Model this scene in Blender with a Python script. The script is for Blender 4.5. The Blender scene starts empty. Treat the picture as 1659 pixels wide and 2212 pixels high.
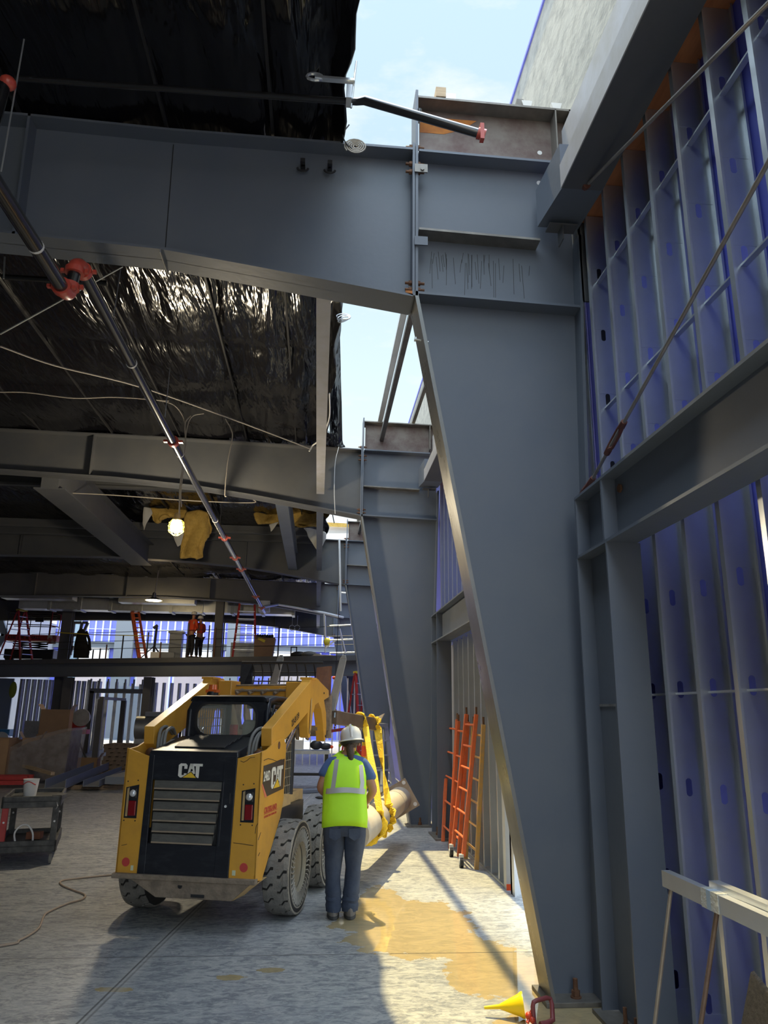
import bpy, bmesh, math, random
from mathutils import Vector, Matrix, noise
random.seed(7)
SC = bpy.context.scene
COL = SC.collection
PI = math.pi

# ------------------------------------------------------------------ camera, sky, sun, exposure
CAM_H = 1.82
RX = Vector((0.996085, -0.087498, 0.012618)); RY = Vector((-0.034893, -0.257984, 0.965519)); RZ = Vector((-0.081226, -0.962179, -0.260027))
cam_d = bpy.data.cameras.new('camera'); cam = bpy.data.objects.new('camera', cam_d); COL.objects.link(cam)
cam.matrix_world = Matrix(((RX.x, RY.x, RZ.x, 0), (RX.y, RY.y, RZ.y, 0), (RX.z, RY.z, RZ.z, CAM_H), (0, 0, 0, 1)))
cam_d.sensor_fit = 'HORIZONTAL'; cam_d.sensor_width = 36; cam_d.lens = 36 * 1600 / 1659
cam_d.clip_end = 500
SC.camera = cam

w = bpy.data.worlds.new('sky'); SC.world = w; w.use_nodes = True
nt = w.node_tree; nt.nodes.clear()
def N(t, kind, **kw):
    n = t.nodes.new(kind)
    for k, v in kw.items():
        if hasattr(n, k): setattr(n, k, v)
    return n
tc = N(nt, 'ShaderNodeTexCoord'); sep = N(nt, 'ShaderNodeSeparateXYZ'); nt.links.new(tc.outputs['Generated'], sep.inputs[0])
ramp = N(nt, 'ShaderNodeValToRGB'); nt.links.new(sep.outputs['Z'], ramp.inputs[0])
cr = ramp.color_ramp; cr.elements[0].position = 0.0; cr.elements[0].color = (.30, .28, .25, 1)
cr.elements[1].position = 1.0; cr.elements[1].color = (5.0, 5.8, 6.8, 1)
for p, c in ((.015, (.34, .31, .27, 1)), (.03, (.93, .95, 1.0, 1)), (.35, (.64, .78, .84, 1)), (.62, (.47, .62, .73, 1)), (.80, (.50, .67, .82, 1)), (.88, (2.6, 3.0, 3.5, 1))):
    e = cr.elements.new(p); e.color = c
mp = N(nt, 'ShaderNodeMapping'); mp.inputs['Scale'].default_value = (1.6, 3.2, 4.5); mp.inputs['Rotation'].default_value = (.3, .5, .4)
nt.links.new(tc.outputs['Generated'], mp.inputs[0])
nz = N(nt, 'ShaderNodeTexNoise'); nz.inputs['Scale'].default_value = 2.3; nz.inputs['Detail'].default_value = 9; nz.inputs['Roughness'].default_value = .62
nt.links.new(mp.outputs[0], nz.inputs['Vector'])
cl = N(nt, 'ShaderNodeMapRange'); cl.inputs[1].default_value = .48; cl.inputs[2].default_value = .72
nt.links.new(nz.outputs[0], cl.inputs[0])
mx = N(nt, 'ShaderNodeMixRGB'); mx.inputs[2].default_value = (.78, .80, .83, 1)
nt.links.new(cl.outputs[0], mx.inputs[0]); nt.links.new(ramp.outputs[0], mx.inputs[1])
# unseen sky behind the camera, brightened to add fill light inside the hall
sy = N(nt, 'ShaderNodeMapRange'); sy.inputs[1].default_value = .15; sy.inputs[2].default_value = -.8; sy.inputs[3].default_value = 1.0; sy.inputs[4].default_value = 2.6
nt.links.new(sep.outputs['Y'], sy.inputs[0])
bg = N(nt, 'ShaderNodeBackground'); nt.links.new(mx.outputs[0], bg.inputs[0]); nt.links.new(sy.outputs[0], bg.inputs[1])
wo = N(nt, 'ShaderNodeOutputWorld'); nt.links.new(bg.outputs[0], wo.inputs[0])

sun_d = bpy.data.lights.new('sun', 'SUN'); sun_d.energy = 5.6; sun_d.color = (1, .80, .38); sun_d.angle = math.radians(.6)
sun = bpy.data.objects.new('sun', sun_d); COL.objects.link(sun)
sun.rotation_euler = Vector((-.064, .297, 1)).to_track_quat('Z', 'Y').to_euler()
sun.location = (0, 12, 30)

SC.view_settings.view_transform = 'Standard'; SC.view_settings.look = 'None'
SC.view_settings.exposure = 0.46; SC.view_settings.gamma = 1.0; SC.view_settings.use_curve_mapping = False

# ------------------------------------------------------------------ helpers
def at(px, py, Y):                       # the point at depth Y seen at photo pixel (px, py)
    d = Vector((px - 829.5, -(py - 1106.0), -1600.0))
    r = RX * d.x + RY * d.y + RZ * d.z
    r = Vector((RX.x * d.x + RY.x * d.y + RZ.x * d.z, RX.y * d.x + RY.y * d.y + RZ.y * d.z, RX.z * d.x + RY.z * d.y + RZ.z * d.z))
    return Vector((0, 0, CAM_H)) + r * (Y / r.y)

class MB:
    def __init__(s): s.v = []; s.f = []; s.m = []
    def add(s, vs, fs, mi=0):
        o = len(s.v); s.v += [tuple(p) for p in vs]; s.f += [tuple(i + o for i in f) for f in fs]; s.m += [mi] * len(fs); return s
    def box(s, x0, x1, y0, y1, z0, z1, mi=0):
        return s.hexa([(x0,y0,z0),(x1,y0,z0),(x1,y1,z0),(x0,y1,z0),(x0,y0,z1),(x1,y0,z1),(x1,y1,z1),(x0,y1,z1)], mi)
    def hexa(s, p, mi=0):
        return s.add(p, [(0,3,2,1),(4,5,6,7),(0,1,5,4),(1,2,6,5),(2,3,7,6),(3,0,4,7)], mi)
    def prism(s, poly, ax, a0, a1, mi=0):
        n = len(poly)
        def P(q, a): return {'x': (a, q[0], q[1]), 'y': (q[0], a, q[1]), 'z': (q[0], q[1], a)}[ax]
        vs = [P(q, a0) for q in poly] + [P(q, a1) for q in poly]
        fs = [tuple(range(n)), tuple(range(2*n-1, n-1, -1))] + [(i, i+n, (i+1) % n + n, (i+1) % n) for i in range(n)]
        return s.add(vs, fs, mi)
    def bar(s, a, b, w, h, up=(0,0,1), mi=0):
        a = Vector(a); b = Vector(b); d = (b-a).normalized(); u = Vector(up)
        if abs(d.dot(u)) > .98: u = Vector((1,0,0))
        r = d.cross(u).normalized(); u = r.cross(d).normalized()
        r *= w/2; u *= h/2
        return s.hexa([a-r-u, a+r-u, b+r-u, b-r-u, a-r+u, a+r+u, b+r+u, b-r+u], mi)
    def tube(s, pts, r, n=8, caps=True, mi=0):
        pts = [Vector(p) for p in pts]; rs = r if isinstance(r, (list, tuple)) else [r]*len(pts)
        rings = []; prev = None
        for i, p in enumerate(pts):
            d = (pts[min(i+1, len(pts)-1)] - pts[max(i-1, 0)]).normalized()
            if prev is None:
                u = Vector((0,0,1)) if abs(d.z) < .9 else Vector((1,0,0))
                u = (u - d*u.dot(d)).normalized()
            else: u = (prev - d*prev.dot(d)).normalized()
            prev = u; q = d.cross(u)
            rings.append([p + (u*math.cos(2*PI*k/n) + q*math.sin(2*PI*k/n))*rs[i] for k in range(n)])
        return s.loft(rings, caps, mi)
    def loft(s, rings, caps=True, mi=0, close=True):
        n = len(rings[0]); vs = [p for r in rings for p in r]; fs = []
        for i in range(len(rings)-1):
            for k in range(n if close else n-1):
                a = i*n+k; b = i*n+(k+1) % n; fs.append((a, b, b+n, a+n))
        if caps: fs += [tuple(range(n-1, -1, -1)), tuple(range((len(rings)-1)*n, len(rings)*n))]
        return s.add(vs, fs, mi)
    def cyl(s, a, b, r0, r1=None, n=16, mi=0):
        return s.tube([a, b], [r0, r0 if r1 is None else r1], n, True, mi)
    def lathe(s, prof, n=24, M=None, mi=0, caps=False):
        M = M or Matrix(); rings = []
        for r, z in prof: rings.append([M @ Vector((r*math.cos(2*PI*k/n), r*math.sin(2*PI*k/n), z)) for k in range(n)])
        return s.loft(rings, caps, mi)
    def ball(s, c, rx, ry=None, rz=None, n=12, m=8, mi=0):
        ry = ry or rx; rz = rz or rx; c = Vector(c)
        rings = [[c + Vector((rx*math.sin(t)*math.cos(2*PI*k/n), ry*math.sin(t)*math.sin(2*PI*k/n), rz*math.cos(t))) for k in range(n)] for t in [max(.02, min(PI-.02, PI*j/m)) for j in range(m+1)]]
        return s.loft(rings, True, mi)
    def build(s, name, mat, parent=None, smooth=False, bevel=0, world=False, solid=0, sub=0):
        me = bpy.data.meshes.new(name)
        vs = s.v
        if world and parent is not None:
            l = parent.location; vs = [(a-l[0], b-l[1], c-l[2]) for a, b, c in vs]
        me.from_pydata(vs, [], s.f)
        for m in (mat if isinstance(mat, (list, tuple)) else [mat]): me.materials.append(m)
        me.polygons.foreach_set('material_index', s.m)
        bm = bmesh.new(); bm.from_mesh(me); bmesh.ops.recalc_face_normals(bm, faces=bm.faces); bm.to_mesh(me); bm.free()
        o = bpy.data.objects.new(name, me); COL.objects.link(o)
        if parent is not None: o.parent = parent
        if smooth:
            me.polygons.foreach_set('use_smooth', [True]*len(me.polygons))
            me.set_sharp_from_angle(angle=math.radians(38))
        if solid:
            md = o.modifiers.new('s', 'SOLIDIFY'); md.thickness = solid
        if bevel:
            md = o.modifiers.new('b', 'BEVEL'); md.width = bevel; md.segments = 2; md.limit_method = 'ANGLE'
        if sub:
            md = o.modifiers.new('u', 'SUBSURF'); md.levels = sub; md.render_levels = sub
        return o

def tag(o, label, cat, group=None, kind=None):
    o['label'] = label; o['category'] = cat
    if group: o['group'] = group
    if kind: o['kind'] = kind
    return o
def thing(name, label, cat, loc=(0,0,0), rz=0, group=None):
    o = bpy.data.objects.new(name, None); COL.objects.link(o); o.location = loc; o.rotation_euler = (0,0,rz); o.empty_display_size = .1
    return tag(o, label, cat, group)
def struct(o): o['kind'] = 'structure'; return o
def copy_tree(o, label=None, group=None, parent=None):
    c = o.copy(); COL.objects.link(c)
    if parent is not None: c.parent = parent
    if label: c['label'] = label
    if group: c['group'] = group
    for ch in [k for k in list(COL.objects) if k.parent is o]: copy_tree(ch, parent=c)
    return c
ORD = ['first','second','third','fourth','fifth','sixth','seventh','eighth','ninth','tenth','eleventh','twelfth','thirteenth','fourteenth','fifteenth','sixteenth','seventeenth','eighteenth','nineteenth','twentieth']
def ordn(i):
    if i < 20: return ORD[i]
    t = {2:'twenty',3:'thirty',4:'forty',5:'fifty',6:'sixty'}[(i+1)//10]; u = (i+1) % 10
    return t+'-'+ORD[u-1] if u else {'twenty':'twentieth','thirty':'thirtieth','forty':'fortieth','fifty':'fiftieth','sixty':'sixtieth'}[t]

# ------------------------------------------------------------------ materials
def mat(name, col, rough=.5, metal=0, col2=None, scale=3, amt=.5, bump=0, bscale=30, stretch=(1,1,1), spec=None, emit=None, es=0, alpha=1, coat=0, rvar=0, lo=.35, hi=.7):
    m = bpy.data.materials.new(name); m.use_nodes = True; t = m.node_tree; b = t.nodes['Principled BSDF']
    b.inputs['Base Color'].default_value = (*col, 1); b.inputs['Roughness'].default_value = rough; b.inputs['Metallic'].default_value = metal
    if spec is not None: b.inputs['Specular IOR Level'].default_value = spec
    if coat: b.inputs['Coat Weight'].default_value = coat; b.inputs['Coat Roughness'].default_value = .15
    if emit: b.inputs['Emission Color'].default_value = (*emit, 1); b.inputs['Emission Strength'].default_value = es
    if alpha < 1: b.inputs['Alpha'].default_value = alpha
    if col2 or bump or rvar:
        tc = N(t, 'ShaderNodeTexCoord'); mp = N(t, 'ShaderNodeMapping'); mp.inputs['Scale'].default_value = stretch
        t.links.new(tc.outputs['Object'], mp.inputs[0])
    if col2 or rvar:
        n = N(t, 'ShaderNodeTexNoise'); n.inputs['Scale'].default_value = scale; n.inputs['Detail'].default_value = 8; n.inputs['Roughness'].default_value = .62
        t.links.new(mp.outputs[0], n.inputs['Vector'])
        r = N(t, 'ShaderNodeMapRange'); r.inputs[1].default_value = lo; r.inputs[2].default_value = hi; r.inputs[4].default_value = amt
        t.links.new(n.outputs[0], r.inputs[0])
        if col2:
            x = N(t, 'ShaderNodeMixRGB'); x.inputs[1].default_value = (*col, 1); x.inputs[2].default_value = (*col2, 1)
            t.links.new(r.outputs[0], x.inputs[0]); t.links.new(x.outputs[0], b.inputs['Base Color'])
        if rvar:
            q = N(t, 'ShaderNodeMapRange'); q.inputs[1].default_value = .3; q.inputs[2].default_value = .7; q.inputs[3].default_value = rough - rvar; q.inputs[4].default_value = rough + rvar
            t.links.new(n.outputs[0], q.inputs[0]); t.links.new(q.outputs[0], b.inputs['Roughness'])
    if bump:
        n2 = N(t, 'ShaderNodeTexNoise'); n2.inputs['Scale'].default_value = bscale; n2.inputs['Detail'].default_value = 5
        t.links.new(mp.outputs[0], n2.inputs['Vector'])
        bp = N(t, 'ShaderNodeBump'); bp.inputs['Strength'].default_value = bump; bp.inputs['Distance'].default_value = .02
        t.links.new(n2.outputs[0], bp.inputs['Height']); t.links.new(bp.outputs[0], b.inputs['Normal'])
    return m
STEEL = mat('primer_grey_steel', (.115,.135,.17), .46, 0, (.145,.16,.185), 1.3, .8, .06, 14, rvar=.08)
STEELD = mat('dark_and_shaded_steel', (.085,.09,.10), .5, 0, (.12,.12,.12), 1.5, .8)  # dark steel; also the shade-toned copy on farther rafters and eave beams
FLANGE = mat('worn_bounce_lit_flange', (.22,.215,.20), .32, .25, (.15,.155,.16), 3, .8, .04, 30, (1,1,.5), rvar=.08)  # worn steel, paler than the web to imitate light bounced off the floor
EDGE = mat('scuffed_steel_edge', (.30,.30,.29), .5, .2, (.14,.13,.12), 9, .8)
RAW = mat('mill_steel', (.24,.225,.20), .5, .55, (.13,.12,.11), 5, .9, .1, 20, (1,1,.4))
RAWR = mat('rusting_mill_steel', (.20,.17,.15), .55, .4, (.10,.055,.05), 4, .9, .1, 20)
RUST = mat('orange_rust', (.50,.19,.04), .8, 0, (.30,.10,.03), 9, .9)
RUSTD = mat('brown_rusty_iron', (.12,.055,.03), .75, .2, (.20,.10,.05), 20, .9, .3, 60)
GALV = mat('galvanised_steel', (.70,.73,.76), .34, .78, (.58,.61,.64), 3, .7, rvar=.05)
GALVD = mat('dull_galvanised_steel', (.50,.52,.52), .42, .8, (.36,.37,.37), 6, .8)
BLUE = mat('blue_wall_sheathing', (.22,.25,.92), .5, 0, (.19,.215,.82), 2.2, .7, .03, 40)
GREYSH = mat('grey_wall_sheathing', (.34,.35,.40), .7, 0, (.42,.42,.44), 2, .7)
def board_mat():
    m = mat('weathered_parapet_board', (.36,.37,.35), .85, 0, (.20,.215,.21), 9, .8, .15, 40, (1,.5,.8), lo=.42, hi=.66)
    return m
BOARD = board_mat()
WOOD = mat('orange_plywood', (.62,.24,.09), .7, 0, (.40,.13,.05), 5, .8, 0, 30, (4,.5,4))
PALE = mat('pale_lumber', (.55,.42,.27), .8, 0, (.35,.25,.16), 7, .8, 0, 30, (1,1,6))
OLDWOOD = mat('weathered_pallet_wood', (.26,.19,.13), .85, 0, (.13,.10,.07), 9, .9)
PLY = mat('weathered_plywood', (.30,.255,.20), .9, 0, (.15,.125,.10), 10, .9, .8, 40, (.6,6,6))
BLACKP = mat('black_paint', (.012,.014,.02), .38, 0, (.05,.055,.065), 7, .5, .05, 40, (1,1,3), lo=.5, hi=.8)
BLACKR = mat('black_rubber_plastic', (.02,.02,.022), .5)
DUSTY = mat('dusty_black_grille', (.13,.125,.11), .8, 0, (.07,.07,.065), 9, .8, 0, 20, (1,1,3))
DUSTE = mat('dusty_grille_edge', (.36,.28,.19), .85, 0, (.25,.20,.15), 12, .8)
YEL = mat('machine_yellow_paint', (.72,.37,.045), .42, 0, (.52,.27,.05), 4, .7, .03, 30, coat=.2, lo=.45, hi=.8)
YELD = mat('dusty_yellow_paint', (.55,.38,.16), .7, 0, (.34,.25,.14), 7, .9)
DIRT = mat('dirt_caked_steel', (.30,.235,.17), .9, 0, (.15,.12,.09), 12, .9, .4, 40)
TYRE = mat('worn_grey_tyre', (.16,.155,.145), .85, 0, (.30,.285,.25), 8, .7, .35, 60)
TYREG = mat('tyre_groove_black', (.025,.025,.025), .9)
HUB = mat('dusty_wheel_hub', (.30,.27,.20), .7, .1, (.22,.20,.16), 6, .8)
SPOKE = mat('grey_tyre_spoke', (.36,.34,.30), .8)
WHITE = mat('white_lettering', (.78,.76,.68), .6)
WPLAS = mat('white_plastic', (.72,.72,.70), .35, 0, (.6,.6,.58), 8, .5)
LOGOY = mat('logo_yellow', (.85,.55,.04), .5)
REDL = mat('red_lens', (.22,.008,.012), .2, coat=.5)
LENS = mat('work_light_lens', (.75,.78,.8), .08, .3, coat=1)
RED = mat('red_paint', (.45,.035,.03), .5, 0, (.26,.02,.02), 5, .7)
REDSTK = mat('red_sticker_ink', (.55,.06,.05), .7)
ORANGE = mat('orange_ladder_paint', (.80,.15,.035), .5, 0, (.50,.16,.08), 14, .8)
OCHRE = mat('ochre_ladder_paint', (.62,.33,.07), .6, 0, (.42,.30,.18), 18, .9)
ORNG2 = mat('safety_orange', (.85,.10,.02), .6)
MAROON = mat('maroon_handle', (.20,.045,.05), .5)
REDCAP = mat('red_pipe_coupling', (.50,.07,.045), .38, coat=.3)
PIPE = mat('glossy_black_pipe', (.012,.012,.013), .2, 0, coat=.6)
CHROME = mat('chrome_rod', (.75,.76,.78), .12, 1)
HOSE = mat('grey_hydraulic_hose', (.22,.22,.21), .6)
GLASSC = mat('cab_interior_beige', (.33,.32,.24), .8, 0, (.2,.2,.15), 4, .6)
CARD = mat('brown_cardboard', (.35,.22,.12), .85, 0, (.27,.17,.10), 3, .7)
CARDL = mat('pale_cardboard_flap', (.55,.42,.27), .85)
YSLING = mat('yellow_nylon_sling', (.85,.55,.02), .7, 0, (.70,.43,.02), 20, .7, .4, 60)
VEST = mat('lime_safety_vest', (.48,.90,.02), .65, 0, (.42,.80,.02), 3, .7, .15, 8)
REFL = mat('grey_reflective_tape', (.42,.43,.44), .45, .2)
SKIN = mat('tanned_skin', (.40,.20,.12), .55, 0, (.34,.16,.10), 8, .5)
SHIRT = mat('blue_tshirt', (.06,.12,.30), .85, 0, (.05,.09,.22), 6, .7, .2, 20)
JEANS = mat('blue_denim', (.028,.042,.08), .9, 0, (.075,.10,.15), 4.5, .8, .35, 16)
HAIR = mat('dark_brown_hair', (.045,.028,.018), .6, 0, (.09,.06,.04), 30, .8, .5, 80)
SHOE = mat('grey_work_shoe', (.22,.20,.18), .8, 0, (.13,.12,.11), 9, .8)
SOLE = mat('dark_shoe_sole', (.06,.06,.06), .8)
YWOOL = mat('yellow_fibreglass_batt', (.72,.47,.12), .95, 0, (.48,.29,.06), 7, .9, 1.0, 25)
PAPER = mat('white_paper_facing', (.62,.60,.56), .8, 0, (.5,.48,.44), 4, .6, .3, 10)
CONCPIPE = mat('mottled_grey_column_paint', (.62,.60,.55), .75, 0, (.38,.33,.28), 4, .8, .15, 30)
JACKET = mat('black_jacket_cloth', (.012,.012,.013), .9, bump=.5, bscale=12)
CORD = mat('tan_rubber_cord', (.42,.32,.24), .6)
WIRE = mat('pale_electric_cable', (.42,.38,.32), .6)
BULB = mat('lit_lamp_glass', (1,.95,.8), .3, emit=(1,.93,.75), es=14)
LEDL = mat('lit_lamp_disc', (1,.95,.8), .3, emit=(1,.9,.65), es=9)
YTAPE = mat('yellow_tape', (.75,.6,.05), .6)
BLUEM = mat('blue_machine_paint', (.05,.25,.5), .5)
LBLUE = mat('pale_blue_steel', (.32,.42,.52), .5)
CONCRETE_OUT = mat('outside_pavement', (.40,.38,.35), .9, 0, (.32,.31,.29), 2, .8)
ORSTR = mat('amber_beacon_plastic', (.75,.14,.02), .3, coat=.5)

def membrane_mat():
    m = bpy.data.materials.new('black_roof_membrane'); m.use_nodes = True; t = m.node_tree; b = t.nodes['Principled BSDF']
    b.inputs['Base Color'].default_value = (.006,.006,.008,1); b.inputs['Roughness'].default_value = .17; b.inputs['Specular IOR Level'].default_value = .55
    tc = N(t, 'ShaderNodeTexCoord'); mp = N(t, 'ShaderNodeMapping'); mp.inputs['Scale'].default_value = (3.0, .5, 1)
    t.links.new(tc.outputs['Object'], mp.inputs[0])
    n = N(t, 'ShaderNodeTexNoise'); n.inputs['Scale'].default_value = 1.5; n.inputs['Detail'].default_value = 3; n.inputs['Roughness'].default_value = .45; n.inputs['Distortion'].default_value = 1.0
    t.links.new(mp.outputs[0], n.inputs['Vector'])
    mp2 = N(t, 'ShaderNodeMapping'); mp2.inputs['Scale'].default_value = (9, 2.0, 1); mp2.inputs['Rotation'].default_value = (0,0,.35); t.links.new(tc.outputs['Object'], mp2.inputs[0])
    n2 = N(t, 'ShaderNodeTexNoise'); n2.inputs['Scale'].default_value = 1.3; n2.inputs['Detail'].default_value = 2; t.links.new(mp2.outputs[0], n2.inputs['Vector'])
    ad = N(t, 'ShaderNodeMath'); ad.operation = 'MULTIPLY_ADD'; ad.inputs[1].default_value = .35; t.links.new(n2.outputs[0], ad.inputs[0]); t.links.new(n.outputs[0], ad.inputs[2])
    bp = N(t, 'ShaderNodeBump'); bp.inputs['Strength'].default_value = .55; bp.inputs['Distance'].default_value = .12
    t.links.new(ad.outputs[0], bp.inputs['Height']); t.links.new(bp.outputs[0], b.inputs['Normal'])
    return m
MEMB = membrane_mat()

def floor_mat():
    m = bpy.data.materials.new('concrete_slab'); m.use_nodes = True; t = m.node_tree; b = t.nodes['Principled BSDF']; L = t.links.new
    tc = N(t, 'ShaderNodeTexCoord'); sp = N(t, 'ShaderNodeSeparateXYZ'); L(tc.outputs['Object'], sp.inputs[0])
    def M(op, a, c=None, k=None):
        n = N(t, 'ShaderNodeMath'); n.operation = op
        for i, q in enumerate((a, c, k)):
            if q is None: continue
            if isinstance(q, (int, float)): n.inputs[i].default_value = q
            else: L(q, n.inputs[i])
        return n.outputs[0]
    def noi(scale, detail, stretch, rough=.6, dist=0):
        mp = N(t, 'ShaderNodeMapping'); mp.inputs['Scale'].default_value = stretch; L(tc.outputs['Object'], mp.inputs[0])
        n = N(t, 'ShaderNodeTexNoise'); n.inputs['Scale'].default_value = scale; n.inputs['Detail'].default_value = detail; n.inputs['Roughness'].default_value = rough; n.inputs['Distortion'].default_value = dist
        L(mp.outputs[0], n.inputs['Vector']); return n.outputs[0]
    def mr(v, a, c, o0=0., o1=1.):
        n = N(t, 'ShaderNodeMapRange'); n.inputs[1].default_value = a; n.inputs[2].default_value = c; n.inputs[3].default_value = o0; n.inputs[4].default_value = o1; L(v, n.inputs[0]); return n.outputs[0]
    def mix(f, c1, c2):
        n = N(t, 'ShaderNodeMixRGB')
        for i, q in enumerate((f, c1, c2)):
            if isinstance(q, tuple): n.inputs[i].default_value = (*q, 1)
            else: L(q, n.inputs[i])
        return n.outputs[0]
    a = noi(1.1, 8, (1,1,1)); bb = noi(4.5, 10, (1,2.2,1), .72, 1.5); c = noi(17, 8, (1,2,1), .7, .8)
    col = mix(mr(a,.35,.65), (.30,.315,.33), (.41,.415,.40))
    col = mix(mr(bb,.45,.58), col, (.17,.185,.205))
    col = mix(M('MULTIPLY', mr(c,.5,.62), .6), col, (.52,.51,.48))
    s2 = noi(8, 9, (1,3,1), .75, 2.5); col = mix(M('MULTIPLY', mr(s2,.52,.60), .55), col, (.12,.135,.155))
    d = noi(60, 2, (1,1,1)); col = mix(mr(d,.74,.76), col, (.09,.085,.08))
    # water lying on the slab round the worker and towards the near column
    X, Y = sp.outputs['X'], sp.outputs['Y']
    def blob(cx, cy, rx, ry):
        dx = M('DIVIDE', M('SUBTRACT', X, cx), rx); dy = M('DIVIDE', M('SUBTRACT', Y, cy), ry)
        return M('SUBTRACT', 1.0, M('SQRT', M('ADD', M('MULTIPLY', dx, dx), M('MULTIPLY', dy, dy))))
    e = M('MAXIMUM', blob(.85, 7.25, .62, .95), blob(1.4, 6.05, .36, .75))
    e = M('MAXIMUM', e, blob(.72, 8.1, .22, .6)); e = M('MAXIMUM', e, blob(1.47, 5.45, .17, .5)); e = M('MAXIMUM', e, blob(1.1, 5.75, .12, .22))
    e = M('MAXIMUM', e, blob(1.65, 4.9, .5, .45))
    wn = noi(3.5, 9, (1,1,1), .65)
    ed = M('ADD', e, M('MULTIPLY', M('SUBTRACT', wn, .5), 1.5))
    sm = M('MAXIMUM', M('MAXIMUM', blob(-.55,5.95,.10,.06), blob(-1.28,5.75,.14,.05)), M('MAXIMUM', blob(-.25,6.1,.12,.05), blob(-2.1,5.45,.09,.06)))
    wet = M('MAXIMUM', mr(ed,-.01,.03), mr(M('ADD', sm, M('MULTIPLY', M('SUBTRACT', noi(9,4,(1,1,1)), .5), 2.0)), .0, .1))
    damp = mr(ed, -.25, .0)
    col = mix(M('MULTIPLY', damp, .12), col, (.26,.22,.15))
    col = mix(wet, col, mix(mr(bb,.4,.6), (.42,.33,.18), (.32,.26,.15)))
    # saw-cut joints
    j1 = mr(M('ABSOLUTE', M('SUBTRACT', Y, 6.43)), .004, .011, 1., 0.)
    j2 = mr(M('ABSOLUTE', M('SUBTRACT', Y, 9.78)), .004, .012, 1., 0.)
    xl = M('SUBTRACT', X, M('MULTIPLY_ADD', Y, .105, -1.905))
    j3 = mr(M('ABSOLUTE', xl), .004, .010, 1., 0.); j4 = mr(M('ABSOLUTE', M('SUBTRACT', xl, .035)), .004, .012, 1., 0.)
    j5 = mr(M('ABSOLUTE', M('ADD', X, 5.2)), .006, .015, 1., 0.)
    j = M('MAXIMUM', M('MAXIMUM', j1, j2), M('MAXIMUM', M('MAXIMUM', j3, j5), M('MULTIPLY', j4, .6)))
    hal = mr(M('ABSOLUTE', M('SUBTRACT', xl, .02)), .03, .09, .5, 0.)
    col = mix(hal, col, (.5,.49,.46)); col = mix(M('MULTIPLY', j, .8), col, (.07,.07,.065))
    L(col, b.inputs['Base Color'])
    r = mr(bb,.3,.7,.38,.62)
    rn = N(t, 'ShaderNodeMix'); L(wet, rn.inputs[0]); L(r, rn.inputs[2]); rn.inputs[3].default_value = .03; L(rn.outputs[0], b.inputs['Roughness'])
    bp = N(t, 'ShaderNodeBump'); bp.inputs['Distance'].default_value = .01
    L(M('MULTIPLY', M('SUBTRACT', 1.0, wet), .22), bp.inputs['Strength']); L(M('SUBTRACT', bb, j), bp.inputs['Height']); L(bp.outputs[0], b.inputs['Normal'])
    return m
FLOOR = floor_mat()

# ================================================================== THE SETTING
g = MB(); g.box(-60, 60, -40, 110, -.25, -.06); struct(g.build('floor_outside', CONCRETE_OUT))
g = MB(); g.box(-17, 2.36, -7, 50.3, -.2, 0); struct(g.build('floor', FLOOR))

def yline(x):  # near edge of the mezzanine deck
    return 32.7 - (x + 13.2) * .448
# roof membrane: a sagging, wrinkled black sheet over the rafters
def edge_x(y):
    if y < 5.5: return .16 + .10*math.sin(y*1.3+4.5) + .02*math.sin(y*9)
    if y < 12.2: return .15 - .10*max(0, (y-6)/6) + .03*math.sin(y*4)
    if y < 13.2: return .05 + .32*(y-12.2)
    return .12 + .05*math.sin(y*3)
def sheet(y0, y1, nx, ny, xl=-17.0):
    m = MB(); vs = []; fs = []
    for j in range(ny+1):
        y = y0 + (y1-y0)*j/ny; ex = edge_x(y)
        for i in range(nx+1):
            t = i/nx; t = 1-(1-t)**2.4
            x = xl + (ex-xl)*t
            z = 6.72 + .05*abs(math.sin(PI*(x+.3)/1.25))**.6*-1 - .05*abs(math.sin(PI*(y-.3)/1.52))**.5
            nr = max(0, 1-(ex-x)/1.6)
            z -= .045*nr*math.sin(x*13+1.5*math.sin(y*.7)+2.5*noise.noise(Vector((x*1.2,y*.5,0))))
            z += .07*noise.noise(Vector((x*1.1, y*.55, 3)))+.035*nr*noise.noise(Vector((x*6, y*2.2, 1)))
            if ex-x < .10: z -= .10*(1-(ex-x)/.10)
            vs.append((x, y, z))
    for j in range(ny):
        for i in range(nx):
            a = j*(nx+1)+i; fs.append((a, a+1, a+nx+2, a+nx+1))
    m.add(vs, fs); return m
o = sheet(-7, 36.6, 120, 300).build('ceiling', MEMB, smooth=True, solid=.02); struct(o); o['label'] = 'black plastic roof membrane stretched over the rafters'; o['category'] = 'ceiling'
g = MB(); g.box(-17, -.05, -7, 36.6, 6.86, 6.95); struct(g.build('ceiling_deck', GREYSH))
# seams battened along and across the sheet
k = 0
for x in (-6.3, -5.1, -3.85, -2.65, -1.45, -.55):
    g = MB(); g.box(x-.012, x+.012, 2.4, 36, 6.60, 6.64); o = struct(g.build('ceiling_batten', BLACKR))

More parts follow.
